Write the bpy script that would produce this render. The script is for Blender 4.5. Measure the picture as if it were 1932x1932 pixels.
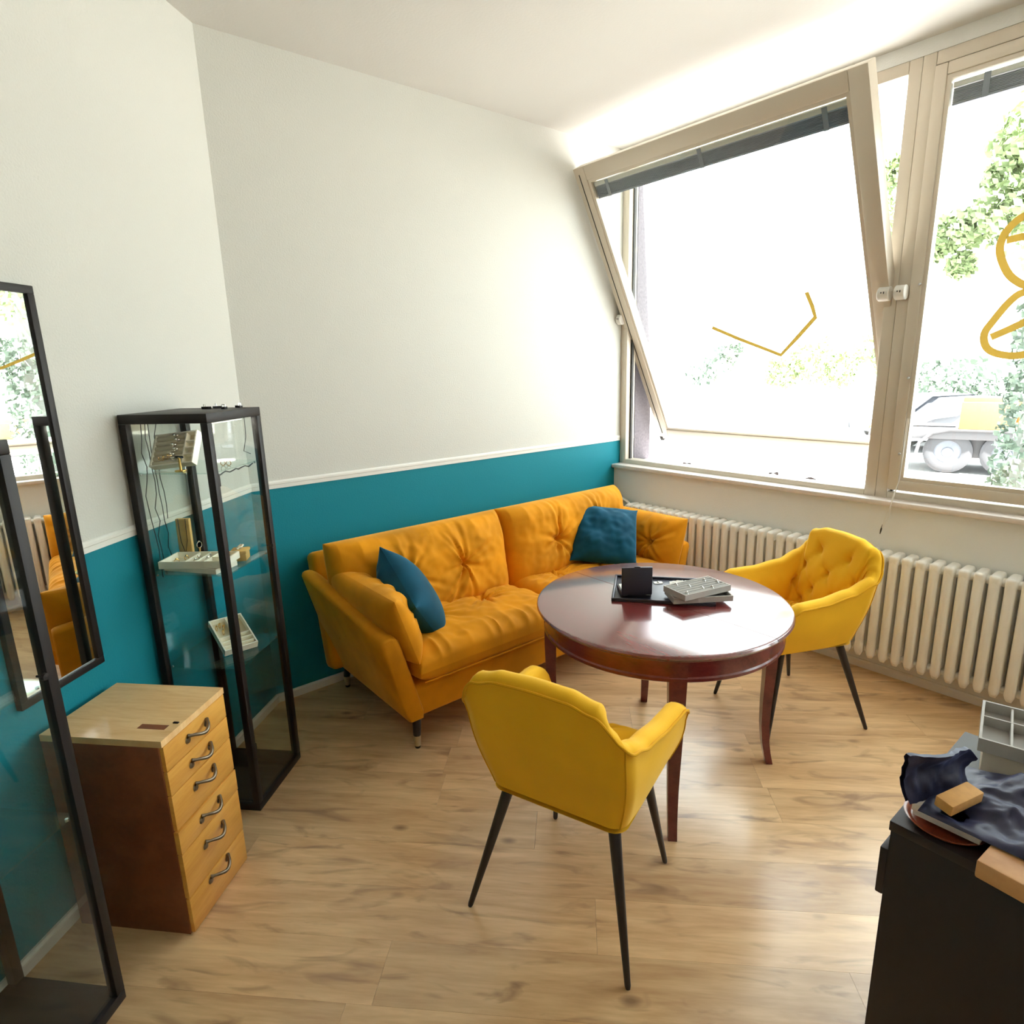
import bpy, bmesh, math, random
from mathutils import Vector, Matrix, noise
from math import sin, cos, pi, radians, sqrt, exp, atan2, hypot
for o in list(bpy.data.objects): bpy.data.objects.remove(o)
SC = bpy.context.scene
COL = SC.collection
random.seed(7)

# ------------------------------------------------------------------ camera
CAM = Vector((-0.84, -2.9813, 1.6334))
YAW, PITCH, ROLL, FPX = -0.6805, -0.2315, -0.0265, 1162.6
fw = Vector((-sin(YAW)*cos(PITCH), cos(YAW)*cos(PITCH), sin(PITCH)))
rt = Vector((cos(YAW), sin(YAW), 0)); up = rt.cross(fw)
r2 = rt*cos(ROLL)+up*sin(ROLL); u2 = up*cos(ROLL)-rt*sin(ROLL)
cam = bpy.data.objects.new('camera', bpy.data.cameras.new('camera'))
COL.objects.link(cam)
cam.matrix_world = Matrix(((r2.x, u2.x, -fw.x, CAM.x), (r2.y, u2.y, -fw.y, CAM.y), (r2.z, u2.z, -fw.z, CAM.z), (0, 0, 0, 1)))
cam.data.sensor_width = 36; cam.data.lens = 36*FPX/1932; cam.data.clip_start = 0.02; cam.data.clip_end = 500
SC.camera = cam

# ------------------------------------------------------------------ world, sun, exposure
W = bpy.data.worlds.new('world'); SC.world = W; W.use_nodes = True
wn = W.node_tree; wn.nodes.clear()
wo = wn.nodes.new('ShaderNodeOutputWorld'); wb = wn.nodes.new('ShaderNodeBackground')
wb.inputs[0].default_value = (0.90, 0.97, 1.0, 1); wb.inputs[1].default_value = 1.9
wn.links.new(wb.outputs[0], wo.inputs[0])
sun = bpy.data.objects.new('sun', bpy.data.lights.new('sun', 'SUN')); COL.objects.link(sun)
sun.data.energy = 22.0; sun.data.angle = radians(1.5); sun.data.color = (1.0, 0.98, 0.94)
sd = Vector((0.10, 0.50, -0.86)).normalized()          # direction of travel: high, along the facade, never into the room
sun.rotation_euler = sd.to_track_quat('-Z', 'Y').to_euler()
vs = SC.view_settings
vs.view_transform = 'Standard'; vs.look = 'None'; vs.exposure = 2.2; vs.gamma = 1.0; vs.use_curve_mapping = False
cy = SC.cycles
cy.max_bounces = 14; cy.diffuse_bounces = 8; cy.glossy_bounces = 6; cy.transmission_bounces = 8; cy.transparent_max_bounces = 24
cy.sample_clamp_indirect = 12; cy.use_denoising = True
cy.caustics_reflective = False; cy.caustics_refractive = False

# ------------------------------------------------------------------ materials
def lin(c):
    c = c/255.0
    return c/12.92 if c <= 0.04045 else ((c+0.055)/1.055)**2.4
def rgb(r, g, b): return (lin(r), lin(g), lin(b), 1)
MATS = {}
def mat(name, col, rough=0.5, metal=0.0, spec=0.5, var=0.0, vscale=6.0, bump=0.0, bscale=60.0, sheen=0.0, sheen_tint=None, coat=0.0, stretch=None, coords='Object', col2=None, coat_rough=0.05):
    m = bpy.data.materials.new(name); m.use_nodes = True; MATS[name] = m
    nt = m.node_tree; b = nt.nodes['Principled BSDF']
    b.inputs['Base Color'].default_value = col; b.inputs['Roughness'].default_value = rough
    b.inputs['Metallic'].default_value = metal; b.inputs['Specular IOR Level'].default_value = spec
    if sheen:
        b.inputs['Sheen Weight'].default_value = sheen; b.inputs['Sheen Roughness'].default_value = 0.35
        b.inputs['Sheen Tint'].default_value = sheen_tint or (1, 1, 1, 1)
    if coat: b.inputs['Coat Weight'].default_value = coat; b.inputs['Coat Roughness'].default_value = coat_rough
    if var or bump or col2:
        tc = nt.nodes.new('ShaderNodeTexCoord'); src = tc.outputs[coords]
        if stretch:
            mp = nt.nodes.new('ShaderNodeMapping'); mp.inputs['Scale'].default_value = stretch
            nt.links.new(src, mp.inputs[0]); src = mp.outputs[0]
        if var or col2:
            n = nt.nodes.new('ShaderNodeTexNoise'); n.inputs['Scale'].default_value = vscale; n.inputs['Detail'].default_value = 5
            nt.links.new(src, n.inputs['Vector'])
            mr = nt.nodes.new('ShaderNodeMapRange'); mr.inputs[1].default_value = 0.3; mr.inputs[2].default_value = 0.7
            nt.links.new(n.outputs[0], mr.inputs[0])
            mx = nt.nodes.new('ShaderNodeMixRGB'); nt.links.new(mr.outputs[0], mx.inputs[0])
            mx.inputs[1].default_value = col
            mx.inputs[2].default_value = col2 or (col[0]*(1-var), col[1]*(1-var), col[2]*(1-var), 1)
            nt.links.new(mx.outputs[0], b.inputs['Base Color'])
        if bump:
            n2 = nt.nodes.new('ShaderNodeTexNoise'); n2.inputs['Scale'].default_value = bscale; n2.inputs['Detail'].default_value = 3
            nt.links.new(src, n2.inputs['Vector'])
            bp = nt.nodes.new('ShaderNodeBump'); bp.inputs['Strength'].default_value = bump; bp.inputs['Distance'].default_value = 0.004
            nt.links.new(n2.outputs[0], bp.inputs['Height']); nt.links.new(bp.outputs[0], b.inputs['Normal'])
    return m
def glass_mat(name, tint=(0.95, 0.97, 0.96, 1), ior=1.45):
    m = bpy.data.materials.new(name); m.use_nodes = True; MATS[name] = m
    nt = m.node_tree; nt.nodes.clear()
    o = nt.nodes.new('ShaderNodeOutputMaterial'); t = nt.nodes.new('ShaderNodeBsdfTransparent'); g = nt.nodes.new('ShaderNodeBsdfGlossy')
    t.inputs[0].default_value = tint; g.inputs['Roughness'].default_value = 0.0; g.inputs[0].default_value = (1, 1, 1, 1)
    lw = nt.nodes.new('ShaderNodeLayerWeight'); pw = nt.nodes.new('ShaderNodeMath'); pw.operation = 'POWER'; pw.inputs[1].default_value = 5.0
    fr = nt.nodes.new('ShaderNodeMath'); fr.operation = 'MULTIPLY_ADD'; f0 = ((ior-1)/(ior+1))**2; fr.inputs[1].default_value = 1-f0; fr.inputs[2].default_value = f0
    nt.links.new(lw.outputs['Facing'], pw.inputs[0]); nt.links.new(pw.outputs[0], fr.inputs[0])   # Schlick reflectance, the same from both sides
    mx = nt.nodes.new('ShaderNodeMixShader')
    nt.links.new(fr.outputs[0], mx.inputs[0]); nt.links.new(t.outputs[0], mx.inputs[1]); nt.links.new(g.outputs[0], mx.inputs[2])
    nt.links.new(mx.outputs[0], o.inputs[0]); return m
def wood_mat(name, c1, c2, rough=0.4, scale=3.0, stretch=(1, 8, 8), coat=0.0, bump=0.0, rand=0.0, rotz=0.0, knots=None, spec=0.5, coat_rough=0.1):
    m = bpy.data.materials.new(name); m.use_nodes = True; MATS[name] = m
    nt = m.node_tree; b = nt.nodes['Principled BSDF']; L = nt.links.new
    b.inputs['Roughness'].default_value = rough; b.inputs['Coat Weight'].default_value = coat; b.inputs['Coat Roughness'].default_value = coat_rough
    b.inputs['Specular IOR Level'].default_value = spec
    tc = nt.nodes.new('ShaderNodeTexCoord'); rot = nt.nodes.new('ShaderNodeMapping'); rot.inputs['Rotation'].default_value = (0, 0, rotz)
    L(tc.outputs['Object'], rot.inputs[0]); src = rot.outputs[0]
    oi = nt.nodes.new('ShaderNodeObjectInfo')
    if rand:
        sc = nt.nodes.new('ShaderNodeVectorMath'); sc.operation = 'SCALE'; sc.inputs[0].default_value = (31.0, 17.0, 9.0); L(oi.outputs['Random'], sc.inputs['Scale'])
        ad = nt.nodes.new('ShaderNodeVectorMath'); ad.operation = 'ADD'; L(src, ad.inputs[0]); L(sc.outputs[0], ad.inputs[1]); src = ad.outputs[0]
    mp = nt.nodes.new('ShaderNodeMapping'); mp.inputs['Scale'].default_value = stretch; L(src, mp.inputs[0])
    n = nt.nodes.new('ShaderNodeTexNoise'); n.inputs['Scale'].default_value = scale; n.inputs['Detail'].default_value = 8; n.inputs['Roughness'].default_value = 0.6; n.inputs['Distortion'].default_value = 0.6
    L(mp.outputs[0], n.inputs['Vector'])
    n3 = nt.nodes.new('ShaderNodeTexNoise'); n3.inputs['Scale'].default_value = scale*7; n3.inputs['Detail'].default_value = 4; L(mp.outputs[0], n3.inputs['Vector'])
    av = nt.nodes.new('ShaderNodeMath'); av.operation = 'MULTIPLY_ADD'; av.inputs[1].default_value = 0.3; L(n3.outputs[0], av.inputs[0]); L(n.outputs[0], av.inputs[2])
    mr = nt.nodes.new('ShaderNodeMapRange'); mr.inputs[1].default_value = 0.45; mr.inputs[2].default_value = 0.88; L(av.outputs[0], mr.inputs[0])
    mx = nt.nodes.new('ShaderNodeMixRGB'); mx.inputs[1].default_value = c1; mx.inputs[2].default_value = c2; L(mr.outputs[0], mx.inputs[0]); out = mx.outputs[0]
    if knots:
        mk = nt.nodes.new('ShaderNodeMapping'); mk.inputs['Scale'].default_value = (1.6, 6.0, 1); L(src, mk.inputs[0])
        nk = nt.nodes.new('ShaderNodeTexNoise'); nk.inputs['Scale'].default_value = 2.2; nk.inputs['Detail'].default_value = 3; nk.inputs['Distortion'].default_value = 1.2; L(mk.outputs[0], nk.inputs['Vector'])
        kr = nt.nodes.new('ShaderNodeMapRange'); kr.inputs[1].default_value = 0.56; kr.inputs[2].default_value = 0.74; kr.inputs[4].default_value = 0.75; L(nk.outputs[0], kr.inputs[0])
        m2 = nt.nodes.new('ShaderNodeMixRGB'); m2.inputs[2].default_value = knots; L(kr.outputs[0], m2.inputs[0]); L(out, m2.inputs[1]); out = m2.outputs[0]
        # small dark knots
        vk = nt.nodes.new('ShaderNodeTexVoronoi'); vk.inputs['Scale'].default_value = 1.0; vm = nt.nodes.new('ShaderNodeMapping'); vm.inputs['Scale'].default_value = (2.6, 5.0, 1); L(src, vm.inputs[0]); L(vm.outputs[0], vk.inputs['Vector'])
        vr = nt.nodes.new('ShaderNodeMapRange'); vr.inputs[1].default_value = 0.035; vr.inputs[2].default_value = 0.10; vr.inputs[3].default_value = 0.75; vr.inputs[4].default_value = 0.0; L(vk.outputs['Distance'], vr.inputs[0])
        m3 = nt.nodes.new('ShaderNodeMixRGB'); m3.inputs[2].default_value = (knots[0]*.55, knots[1]*.5, knots[2]*.5, 1); L(vr.outputs[0], m3.inputs[0]); L(out, m3.inputs[1]); out = m3.outputs[0]
    if rand:
        hr = nt.nodes.new('ShaderNodeMapRange'); hr.inputs[3].default_value = 1-rand; hr.inputs[4].default_value = 1+rand*.6; L(oi.outputs['Random'], hr.inputs[0])
        hv = nt.nodes.new('ShaderNodeHueSaturation'); L(hr.outputs[0], hv.inputs['Value']); L(out, hv.inputs['Color']); out = hv.outputs[0]
    L(out, b.inputs['Base Color'])
    if bump:
        bp = nt.nodes.new('ShaderNodeBump'); bp.inputs['Strength'].default_value = bump; bp.inputs['Distance'].default_value = 0.002; L(n3.outputs[0], bp.inputs['Height']); L(bp.outputs[0], b.inputs['Normal'])
    return m

mat('white_paint', (0.615, 0.615, 0.57, 1), 0.9, spec=0.2, bump=0.35, bscale=140)
mat('ceiling_paint', (0.62, 0.605, 0.57, 1), 0.9, spec=0.2, bump=0.15, bscale=90)
mat('teal_paint', rgb(8, 124, 140), 0.7, spec=0.3, bump=0.3, bscale=140)
mat('white_paint_lit', (0.78, 0.785, 0.765, 1), 0.9, spec=0.2, bump=0.3, bscale=140)  # white paint made paler, standing in for fill light on the window wall
mat('trim_white', (0.78, 0.77, 0.72, 1), 0.55, spec=0.4)
mat('radiator_white', (0.88, 0.875, 0.84, 1), 0.35, spec=0.5)
mat('window_beige', rgb(208, 198, 182), 0.4, spec=0.4, metal=0.15)
mat('sill_stone', rgb(225, 214, 205), 0.35, var=0.1, vscale=30)
mat('seal_dark', rgb(40, 38, 34), 0.6)
mat('blind_grey', rgb(142, 146, 158), 0.45, metal=0.3)
mat('chrome', rgb(205, 205, 205), 0.25, metal=0.9)
mat('plastic_white', rgb(225, 222, 215), 0.4)
glass_mat('window_glass', (0.93, 0.95, 0.94, 1), 1.42)
glass_mat('case_glass', (0.95, 0.97, 0.96, 1), 1.4)
glass_mat('shelf_glass', (0.86, 0.93, 0.91, 1), 1.45)
mat('mirror_silver', (0.92, 0.93, 0.92, 1), 0.0, metal=1.0)
mat('black_metal', rgb(34, 30, 30), 0.45, metal=0.3, spec=0.4)
mat('cable_black', rgb(28, 26, 26), 0.5)
wood_mat('floor_oak', rgb(230, 196, 148), rgb(188, 148, 104), rough=0.30, scale=1.6, stretch=(1.0, 9.0, 1.0), rand=0.10, rotz=radians(45), knots=rgb(142, 108, 78), spec=0.6, bump=0.06, coat=0.4, coat_rough=0.2)
mat('subfloor', rgb(130, 104, 78), 0.9)
wood_mat('birch_front', rgb(226, 172, 84), rgb(206, 146, 62), rough=0.35, scale=2.0, stretch=(2, 2, 14), coat=0.2)
wood_mat('birch_top', rgb(242, 206, 150), rgb(216, 168, 108), rough=0.35, scale=1.5, stretch=(2, 14, 2), coat=0.2)
wood_mat('brown_side', rgb(136, 78, 44), rgb(112, 60, 32), rough=0.45, scale=3.0, stretch=(3, 3, 3))
wood_mat('mahogany', rgb(118, 46, 46), rgb(84, 28, 32), rough=0.22, scale=2.0, stretch=(9, 1.2, 9), coat=0.35, coat_rough=0.2)
wood_mat('mahogany_top', rgb(124, 52, 50), rgb(92, 34, 36), rough=0.25, scale=2.0, stretch=(9, 1.2, 9), coat=1.0, coat_rough=0.12)
MATS['mahogany_top'].node_tree.nodes['Principled BSDF'].inputs['Coat IOR'].default_value = 1.85
mat('sofa_velvet', rgb(226, 148, 18), 0.75, spec=0.15, var=0.38, vscale=4.5, sheen=0.75, sheen_tint=rgb(255, 200, 110), bump=0.08, bscale=220)
mat('chair_velvet', rgb(238, 182, 36), 0.72, spec=0.15, var=0.10, vscale=6, sheen=0.9, sheen_tint=rgb(255, 220, 130), bump=0.06, bscale=240)
mat('chair_piping', rgb(212, 156, 20), 0.75, spec=0.15, sheen=0.4, sheen_tint=rgb(255, 210, 120))
mat('teal_velvet', rgb(10, 72, 96), 0.75, spec=0.15, var=0.35, vscale=9, sheen=0.6, sheen_tint=rgb(120, 190, 215), bump=0.1, bscale=200)
mat('dark_leg', rgb(32, 24, 24), 0.4)
mat('brass', rgb(205, 190, 160), 0.3, metal=0.9)
mat('tray_black', rgb(44, 44, 56), 0.35)
mat('tray_grey', rgb(176, 172, 166), 0.8, var=0.1, vscale=40)
mat('tray_roll', rgb(150, 147, 142), 0.9)
mat('tray_cream', rgb(248, 242, 226), 0.7)
mat('tray_inner', rgb(226, 214, 184), 0.85)
mat('gold', rgb(226, 184, 110), 0.25, metal=1.0)
mat('silver', rgb(225, 222, 216), 0.2, metal=1.0)
mat('stone_dark', rgb(40, 50, 60), 0.15)
mat('driftwood', rgb(226, 186, 112), 0.7, var=0.25, vscale=20)
mat('desk_black', rgb(38, 28, 30), 0.5, var=0.15, vscale=4)
mat('desk_top', rgb(190, 186, 184), 0.4)
wood_mat('red_wood', rgb(166, 84, 52), rgb(110, 46, 30), rough=0.3, scale=4, stretch=(2, 8, 2), coat=0.4)
mat('navy_cloth', rgb(40, 43, 74), 0.45, spec=0.5, var=0.25, vscale=14, sheen=0.5, sheen_tint=rgb(150, 160, 215))
mat('white_card', rgb(226, 216, 206), 0.6)
mat('sponge_tan', rgb(214, 162, 96), 0.8, var=0.15, vscale=60)
wood_mat('tan_board', rgb(208, 158, 106), rgb(186, 134, 84), rough=0.45, scale=3, stretch=(3, 3, 3))
mat('cream_card', rgb(214, 206, 190), 0.7)
mat('paper_white', rgb(240, 238, 232), 0.7)
def film_mat(name, col):
    m = bpy.data.materials.new(name); m.use_nodes = True; MATS[name] = m; nt = m.node_tree; nt.nodes.clear()
    o = nt.nodes.new('ShaderNodeOutputMaterial'); a = nt.nodes.new('ShaderNodeBsdfTranslucent'); b = nt.nodes.new('ShaderNodeBsdfTransparent'); mx = nt.nodes.new('ShaderNodeMixShader')
    a.inputs[0].default_value = col; b.inputs[0].default_value = col; mx.inputs[0].default_value = 0.72
    nt.links.new(b.outputs[0], mx.inputs[1]); nt.links.new(a.outputs[0], mx.inputs[2]); nt.links.new(mx.outputs[0], o.inputs[0])
film_mat('yellow_film', (0.34, 0.265, 0.11, 1))
mat('led', (1, 1, 1, 1), 0.5)
MATS['led'].node_tree.nodes['Principled BSDF'].inputs['Emission Color'].default_value = (1.0, 0.93, 0.80, 1)
MATS['led'].node_tree.nodes['Principled BSDF'].inputs['Emission Strength'].default_value = 14.0
mat('antique_metal', rgb(120, 108, 92), 0.3, metal=0.85)
mat('asphalt', (0.36, 0.35, 0.34, 1), 0.9, var=0.15, vscale=3)
mat('pier_plaster', rgb(118, 112, 118), 0.9, var=0.3, vscale=60, bump=0.8, bscale=80)
mat('leaf_green', (0.27, 0.34, 0.16, 1), 0.7, var=0.25, vscale=2)
mat('leaf_deep', (0.18, 0.235, 0.18, 1), 0.6, var=0.4, vscale=2)
mat('bark', (0.25, 0.26, 0.23, 1), 0.9, var=0.3, vscale=8)
mat('truck_yellow', (0.19, 0.105, 0.03, 1), 0.5)
mat('truck_dark', (0.075, 0.07, 0.075, 1), 0.6)
mat('tyre', (0.055, 0.053, 0.058, 1), 0.8)
mat('car_paint', (0.12, 0.125, 0.145, 1), 0.3)
mat('dry_leaf', rgb(60, 40, 34), 0.8)
M = MATS

# ------------------------------------------------------------------ mesh helpers
class MB:
    def __init__(s): s.v = []; s.f = []
    def add(s, vs_, fs, T=None):
        b = len(s.v)
        s.v += [tuple(T @ Vector(p)) if T is not None else tuple(p) for p in vs_]
        s.f += [tuple(b+i for i in f) for f in fs]; return s
    def box(s, lo, hi, bev=0.0, T=None, seg=2):
        bm = bmesh.new(); bmesh.ops.create_cube(bm, size=1)
        c = [(a+b)/2 for a, b in zip(lo, hi)]; d = [abs(b-a) for a, b in zip(lo, hi)]
        for v in bm.verts: v.co = Vector((c[0]+v.co.x*d[0], c[1]+v.co.y*d[1], c[2]+v.co.z*d[2]))
        if bev > 0: bmesh.ops.bevel(bm, geom=bm.edges[:], offset=min(bev, min(d)*.49), segments=seg, profile=.5, affect='EDGES')
        bm.verts.index_update()
        s.add([v.co.copy() for v in bm.verts], [[v.index for v in f.verts] for f in bm.faces], T); bm.free(); return s
    def tube(s, pts, r, seg=10, closed=False, T=None, caps=True, square=False):
        pts = [Vector(p) for p in pts]; n = len(pts); rr = r if isinstance(r, (list, tuple)) else [r]*n
        vs_, fs = [], []; prev = None
        for i, p in enumerate(pts):
            a = pts[(i-1) % n] if (closed or i > 0) else p; b = pts[(i+1) % n] if (closed or i < n-1) else p
            t = (b-a).normalized()
            if prev is None:
                ref = Vector((0, 0, 1)) if abs(t.z) < .9 else Vector((1, 0, 0))
                nx = t.cross(ref).normalized()
            else: nx = (prev - t*prev.dot(t)).normalized()
            prev = nx; ny = t.cross(nx)
            for k in range(seg):
                an = 2*pi*k/seg + (pi/4 if square else 0)
                q = sqrt(2) if square else 1
                vs_.append(p + (nx*cos(an)+ny*sin(an))*rr[i]*q)
        m = n if closed else n-1
        for i in range(m):
            for k in range(seg):
                a = i*seg+k; b = i*seg+(k+1) % seg; c = ((i+1) % n)*seg+(k+1) % seg; d = ((i+1) % n)*seg+k
                fs.append((a, b, c, d))
        if caps and not closed:
            fs.append(tuple(range(seg))[::-1]); fs.append(tuple((n-1)*seg+k for k in range(seg)))
        return s.add(vs_, fs, T)
    def lathe(s, prof, seg=32, T=None, a0=0.0, a1=2*pi):
        full = abs(a1-a0-2*pi) < 1e-6; vs_, fs = [], []; m = seg if full else seg+1
        for i in range(m):
            an = a0+(a1-a0)*i/seg
            for (r, z) in prof: vs_.append((r*cos(an), r*sin(an), z))
        k = len(prof)
        for i in range(seg):
            for j in range(k-1):
                a = i*k+j; b = ((i+1) % m)*k+j
                fs.append((a, b, b+1, a+1))
        return s.add(vs_, fs, T)
    def grid(s, P, wrap_u=False, wrap_v=False, T=None, flip=False):
        nu, nv = len(P), len(P[0]); vs_ = [p for r in P for p in r]; fs = []
        for i in range(nu if wrap_u else nu-1):
            for j in range(nv if wrap_v else nv-1):
                q = (i*nv+j, ((i+1) % nu)*nv+j, ((i+1) % nu)*nv+(j+1) % nv, i*nv+(j+1) % nv)
                fs.append(q[::-1] if flip else q)
        return s.add(vs_, fs, T)
    def prism(s, poly, z0, z1, T=None):
        n = len(poly); vs_ = [(x, y, z0) for x, y in poly]+[(x, y, z1) for x, y in poly]
        fs = [tuple(range(n))[::-1], tuple(range(n, 2*n))]+[(i, (i+1) % n, n+(i+1) % n, n+i) for i in range(n)]
        return s.add(vs_, fs, T)
    def obj(s, name, material, parent=None, smooth=True, angle=40, fix=True):
        me = bpy.data.meshes.new(name); me.from_pydata(s.v, [], s.f); me.update()
        if fix:
            bm = bmesh.new(); bm.from_mesh(me); bmesh.ops.recalc_face_normals(bm, faces=bm.faces); bm.to_mesh(me); bm.free()
        me.materials.append(M[material] if isinstance(material, str) else material)
        if smooth:
            me.polygons.foreach_set('use_smooth', [True]*len(me.polygons))
            me.set_sharp_from_angle(angle=radians(angle))
        o = bpy.data.objects.new(name, me); COL.objects.link(o); o.parent = parent
        return o
def bx(name, lo, hi, m, parent=None, bev=0.0, T=None): return MB().box(lo, hi, bev, T).obj(name, m, parent)
def tag(o, label, cat, group=None):
    o['label'] = label; o['category'] = cat
    if group: o['group'] = group
    return o
def struct(o, label=None):
    o['kind'] = 'structure'
    if label: o['label'] = label
    return o
def thing(name, label, cat, loc=(0, 0, 0), rotz=0.0, group=None):
    o = bpy.data.objects.new(name, None); COL.objects.link(o); o.empty_display_size = 0.05
    o.location = loc; o.rotation_euler = (0, 0, rotz); return tag(o, label, cat, group)
def empty_struct(name, label, loc=(0, 0, 0)):
    o = bpy.data.objects.new(name, None); COL.objects.link(o); o.empty_display_size = 0.05; o.location = loc
    return struct(o, label)
def dup(root, loc, rotz=None, label=None, group=None, cat=True):
    r = root.copy(); COL.objects.link(r); r.location = loc
    if rotz is not None: r.rotation_euler = (0, 0, rotz)
    if label: r['label'] = label
    if group: r['group'] = group
    for ch in list(root.children):
        c = ch.copy(); COL.objects.link(c); c.parent = r
        for g in list(ch.children):
            d = g.copy(); COL.objects.link(d); d.parent = c
    return r
def smooth01(x): x = max(0.0, min(1.0, x)); return x*x*(3-2*x)
def lerp(a, b, t): return a+(b-a)*t
def interp(xs, ys, x):
    if x <= xs[0]: return ys[0]
    for i in range(len(xs)-1):
        if x <= xs[i+1]:
            t = (x-xs[i])/(xs[i+1]-xs[i]); t = t*t*(3-2*t)
            return ys[i]+(ys[i+1]-ys[i])*t
    return ys[-1]
def frame(o, x, y, z=None):
    x = Vector(x).normalized(); y = Vector(y); y = (y-x*y.dot(x)).normalized(); z = x.cross(y)
    return Matrix(((x.x, y.x, z.x, o[0]), (x.y, y.y, z.y, o[1]), (x.z, y.z, z.z, o[2]), (0, 0, 0, 1)))

# ------------------------------------------------------------------ room geometry (metres; wall_back is y=0)
AA = 0.7574; H = 3.0; ZD = 1.0932; BT = 0.043
dA = Vector((-cos(AA), -sin(AA), 0)); nA = Vector((sin(AA), -cos(AA), 0)); ROTA = AA-pi/2
def A(s, n, z=0.0): return dA*s+nA*n+Vector((0, 0, z))
XC, XW = 2.5424, 2.600     # plane below the window; inner face of the window frames

# ------------------------------------------------------------------ room shell
YF, XL = -5.35, -3.05
SA = -XL/cos(AA)
ROOM = [(0, 0), (XC, 0), (XC, YF), (XL, YF), (A(SA, 0).x, A(SA, 0).y)]
ROOMF = [(0, 0), (XC+.1, 0), (XC+.1, YF), (XL, YF), (A(SA, 0).x, A(SA, 0).y)]
floor = struct(MB().prism([(x*1.0, y) for x, y in ROOM], -0.12, -0.014).obj('floor', 'subfloor', smooth=False), 'oak laminate floor laid diagonally across the room')
struct(MB().prism([(-.35, .2), (2.76, .2), (2.76, YF-.2), (XL-.2, YF-.2), (XL-.2, A(SA, 0).y+.1)], H, H+.2).obj('ceiling', 'ceiling_paint', smooth=False), 'plain white ceiling')
wb_ = struct(bx('wall_back', (-.02, 0, ZD), (2.76, .2, H), 'white_paint'), 'white wall with a teal painted dado behind the sofa')
bx('painted_dado', (-.02, 0, -.1), (2.76, .2, ZD), 'teal_paint', wb_)
TA = Matrix.Rotation(ROTA, 4, 'Z')            # local x = into the room, local y = towards the corner
wl = struct(bx('wall_left', (-.2, -SA-.05, ZD), (0, .08, H), 'white_paint'), 'white angled wall with a teal dado behind the glass cabinets')
wl.rotation_euler = (0, 0, ROTA)
bx('painted_dado', (-.2, -SA-.05, -.1), (0, .08, ZD), 'teal_paint', wl)
struct(bx('wall_side', (XL-.2, YF, -.1), (XL, A(SA, 0).y+.05, H), 'white_paint'))
struct(bx('wall_front', (XL-.2, YF-.2, -.1), (2.76, YF, H), 'white_paint'))
WY0, WYM, WY1, WY2 = 0.0, -1.737, -3.47, -5.20          # window units along wall_window
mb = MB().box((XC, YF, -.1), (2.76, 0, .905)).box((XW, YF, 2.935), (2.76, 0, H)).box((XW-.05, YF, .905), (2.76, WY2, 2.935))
struct(mb.obj('wall_window', 'white_paint_lit', smooth=False), 'white wall below and beside the windows')
# trims: moulding along the top of the dado, baseboards
def prof_bar(name, p0, p1, nrm, prof, m, lab=None):
    p0, p1, n = Vector(p0), Vector(p1), Vector(nrm); P = []
    for q in (p0, p1): P.append([q+n*a+Vector((0, 0, b)) for a, b in prof])
    mb = MB().grid(P, wrap_v=True); k = len(prof)
    mb.f.append(tuple(range(k))); mb.f.append(tuple(range(k, 2*k))[::-1])
    return struct(mb.obj(name, m, smooth=False), lab)
TP = [(0, 0), (.005, 0), (.006, .018), (.009, .021), (.009, .030), (.004, .036), (0, .038)]
prof_bar('trim_1', (0.0, 0, ZD), (XW-.005, 0, ZD), (0, -1, 0), TP, 'trim_white', 'white moulding above the teal dado on the back wall')
prof_bar('trim_2', A(0.0, 0, ZD), A(SA, 0, ZD), nA, TP, 'trim_white', 'white moulding above the teal dado on the angled wall')
BP = [(0, 0), (.014, 0), (.014, BT-.008), (.008, BT), (0, BT)]
prof_bar('baseboard_back', (0.0, 0, 0), (XC, 0, 0), (0, -1, 0), BP, 'trim_white', 'low white baseboard along the back wall')
prof_bar('baseboard_left', A(0.0, 0, 0), A(SA, 0, 0), nA, BP, 'trim_white', 'low white baseboard along the angled wall')
prof_bar('baseboard_window', (XC, YF, 0), (XC, 0, 0), (-1, 0, 0), BP, 'trim_white', 'low white baseboard under the radiator')
# floor planks, each its own piece, 190 mm wide at 45 degrees
def clip(poly, room):
    out = poly
    n = len(room)
    area = sum(room[i][0]*room[(i+1) % n][1]-room[(i+1) % n][0]*room[i][1] for i in range(n)); sg = 1 if area > 0 else -1
    for i in range(n):
        ax, ay = room[i]; bx_, by = room[(i+1) % n]; res = []
        def side(p): return sg*((bx_-ax)*(p[1]-ay)-(by-ay)*(p[0]-ax))
        for j in range(len(out)):
            p, q = out[j], out[(j+1) % len(out)]; sp, sq = side(p), side(q)
            if sp >= 0: res.append(p)
            if (sp >= 0) != (sq >= 0):
                t = sp/(sp-sq); res.append((p[0]+(q[0]-p[0])*t, p[1]+(q[1]-p[1])*t))
        out = res
        if len(out) < 3: return []
    return out
PW, PL, GAP = 0.19, 1.28, 0.0003
c45 = sqrt(.5)
rp = random.Random(11)
OFFS = {0: None}
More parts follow.
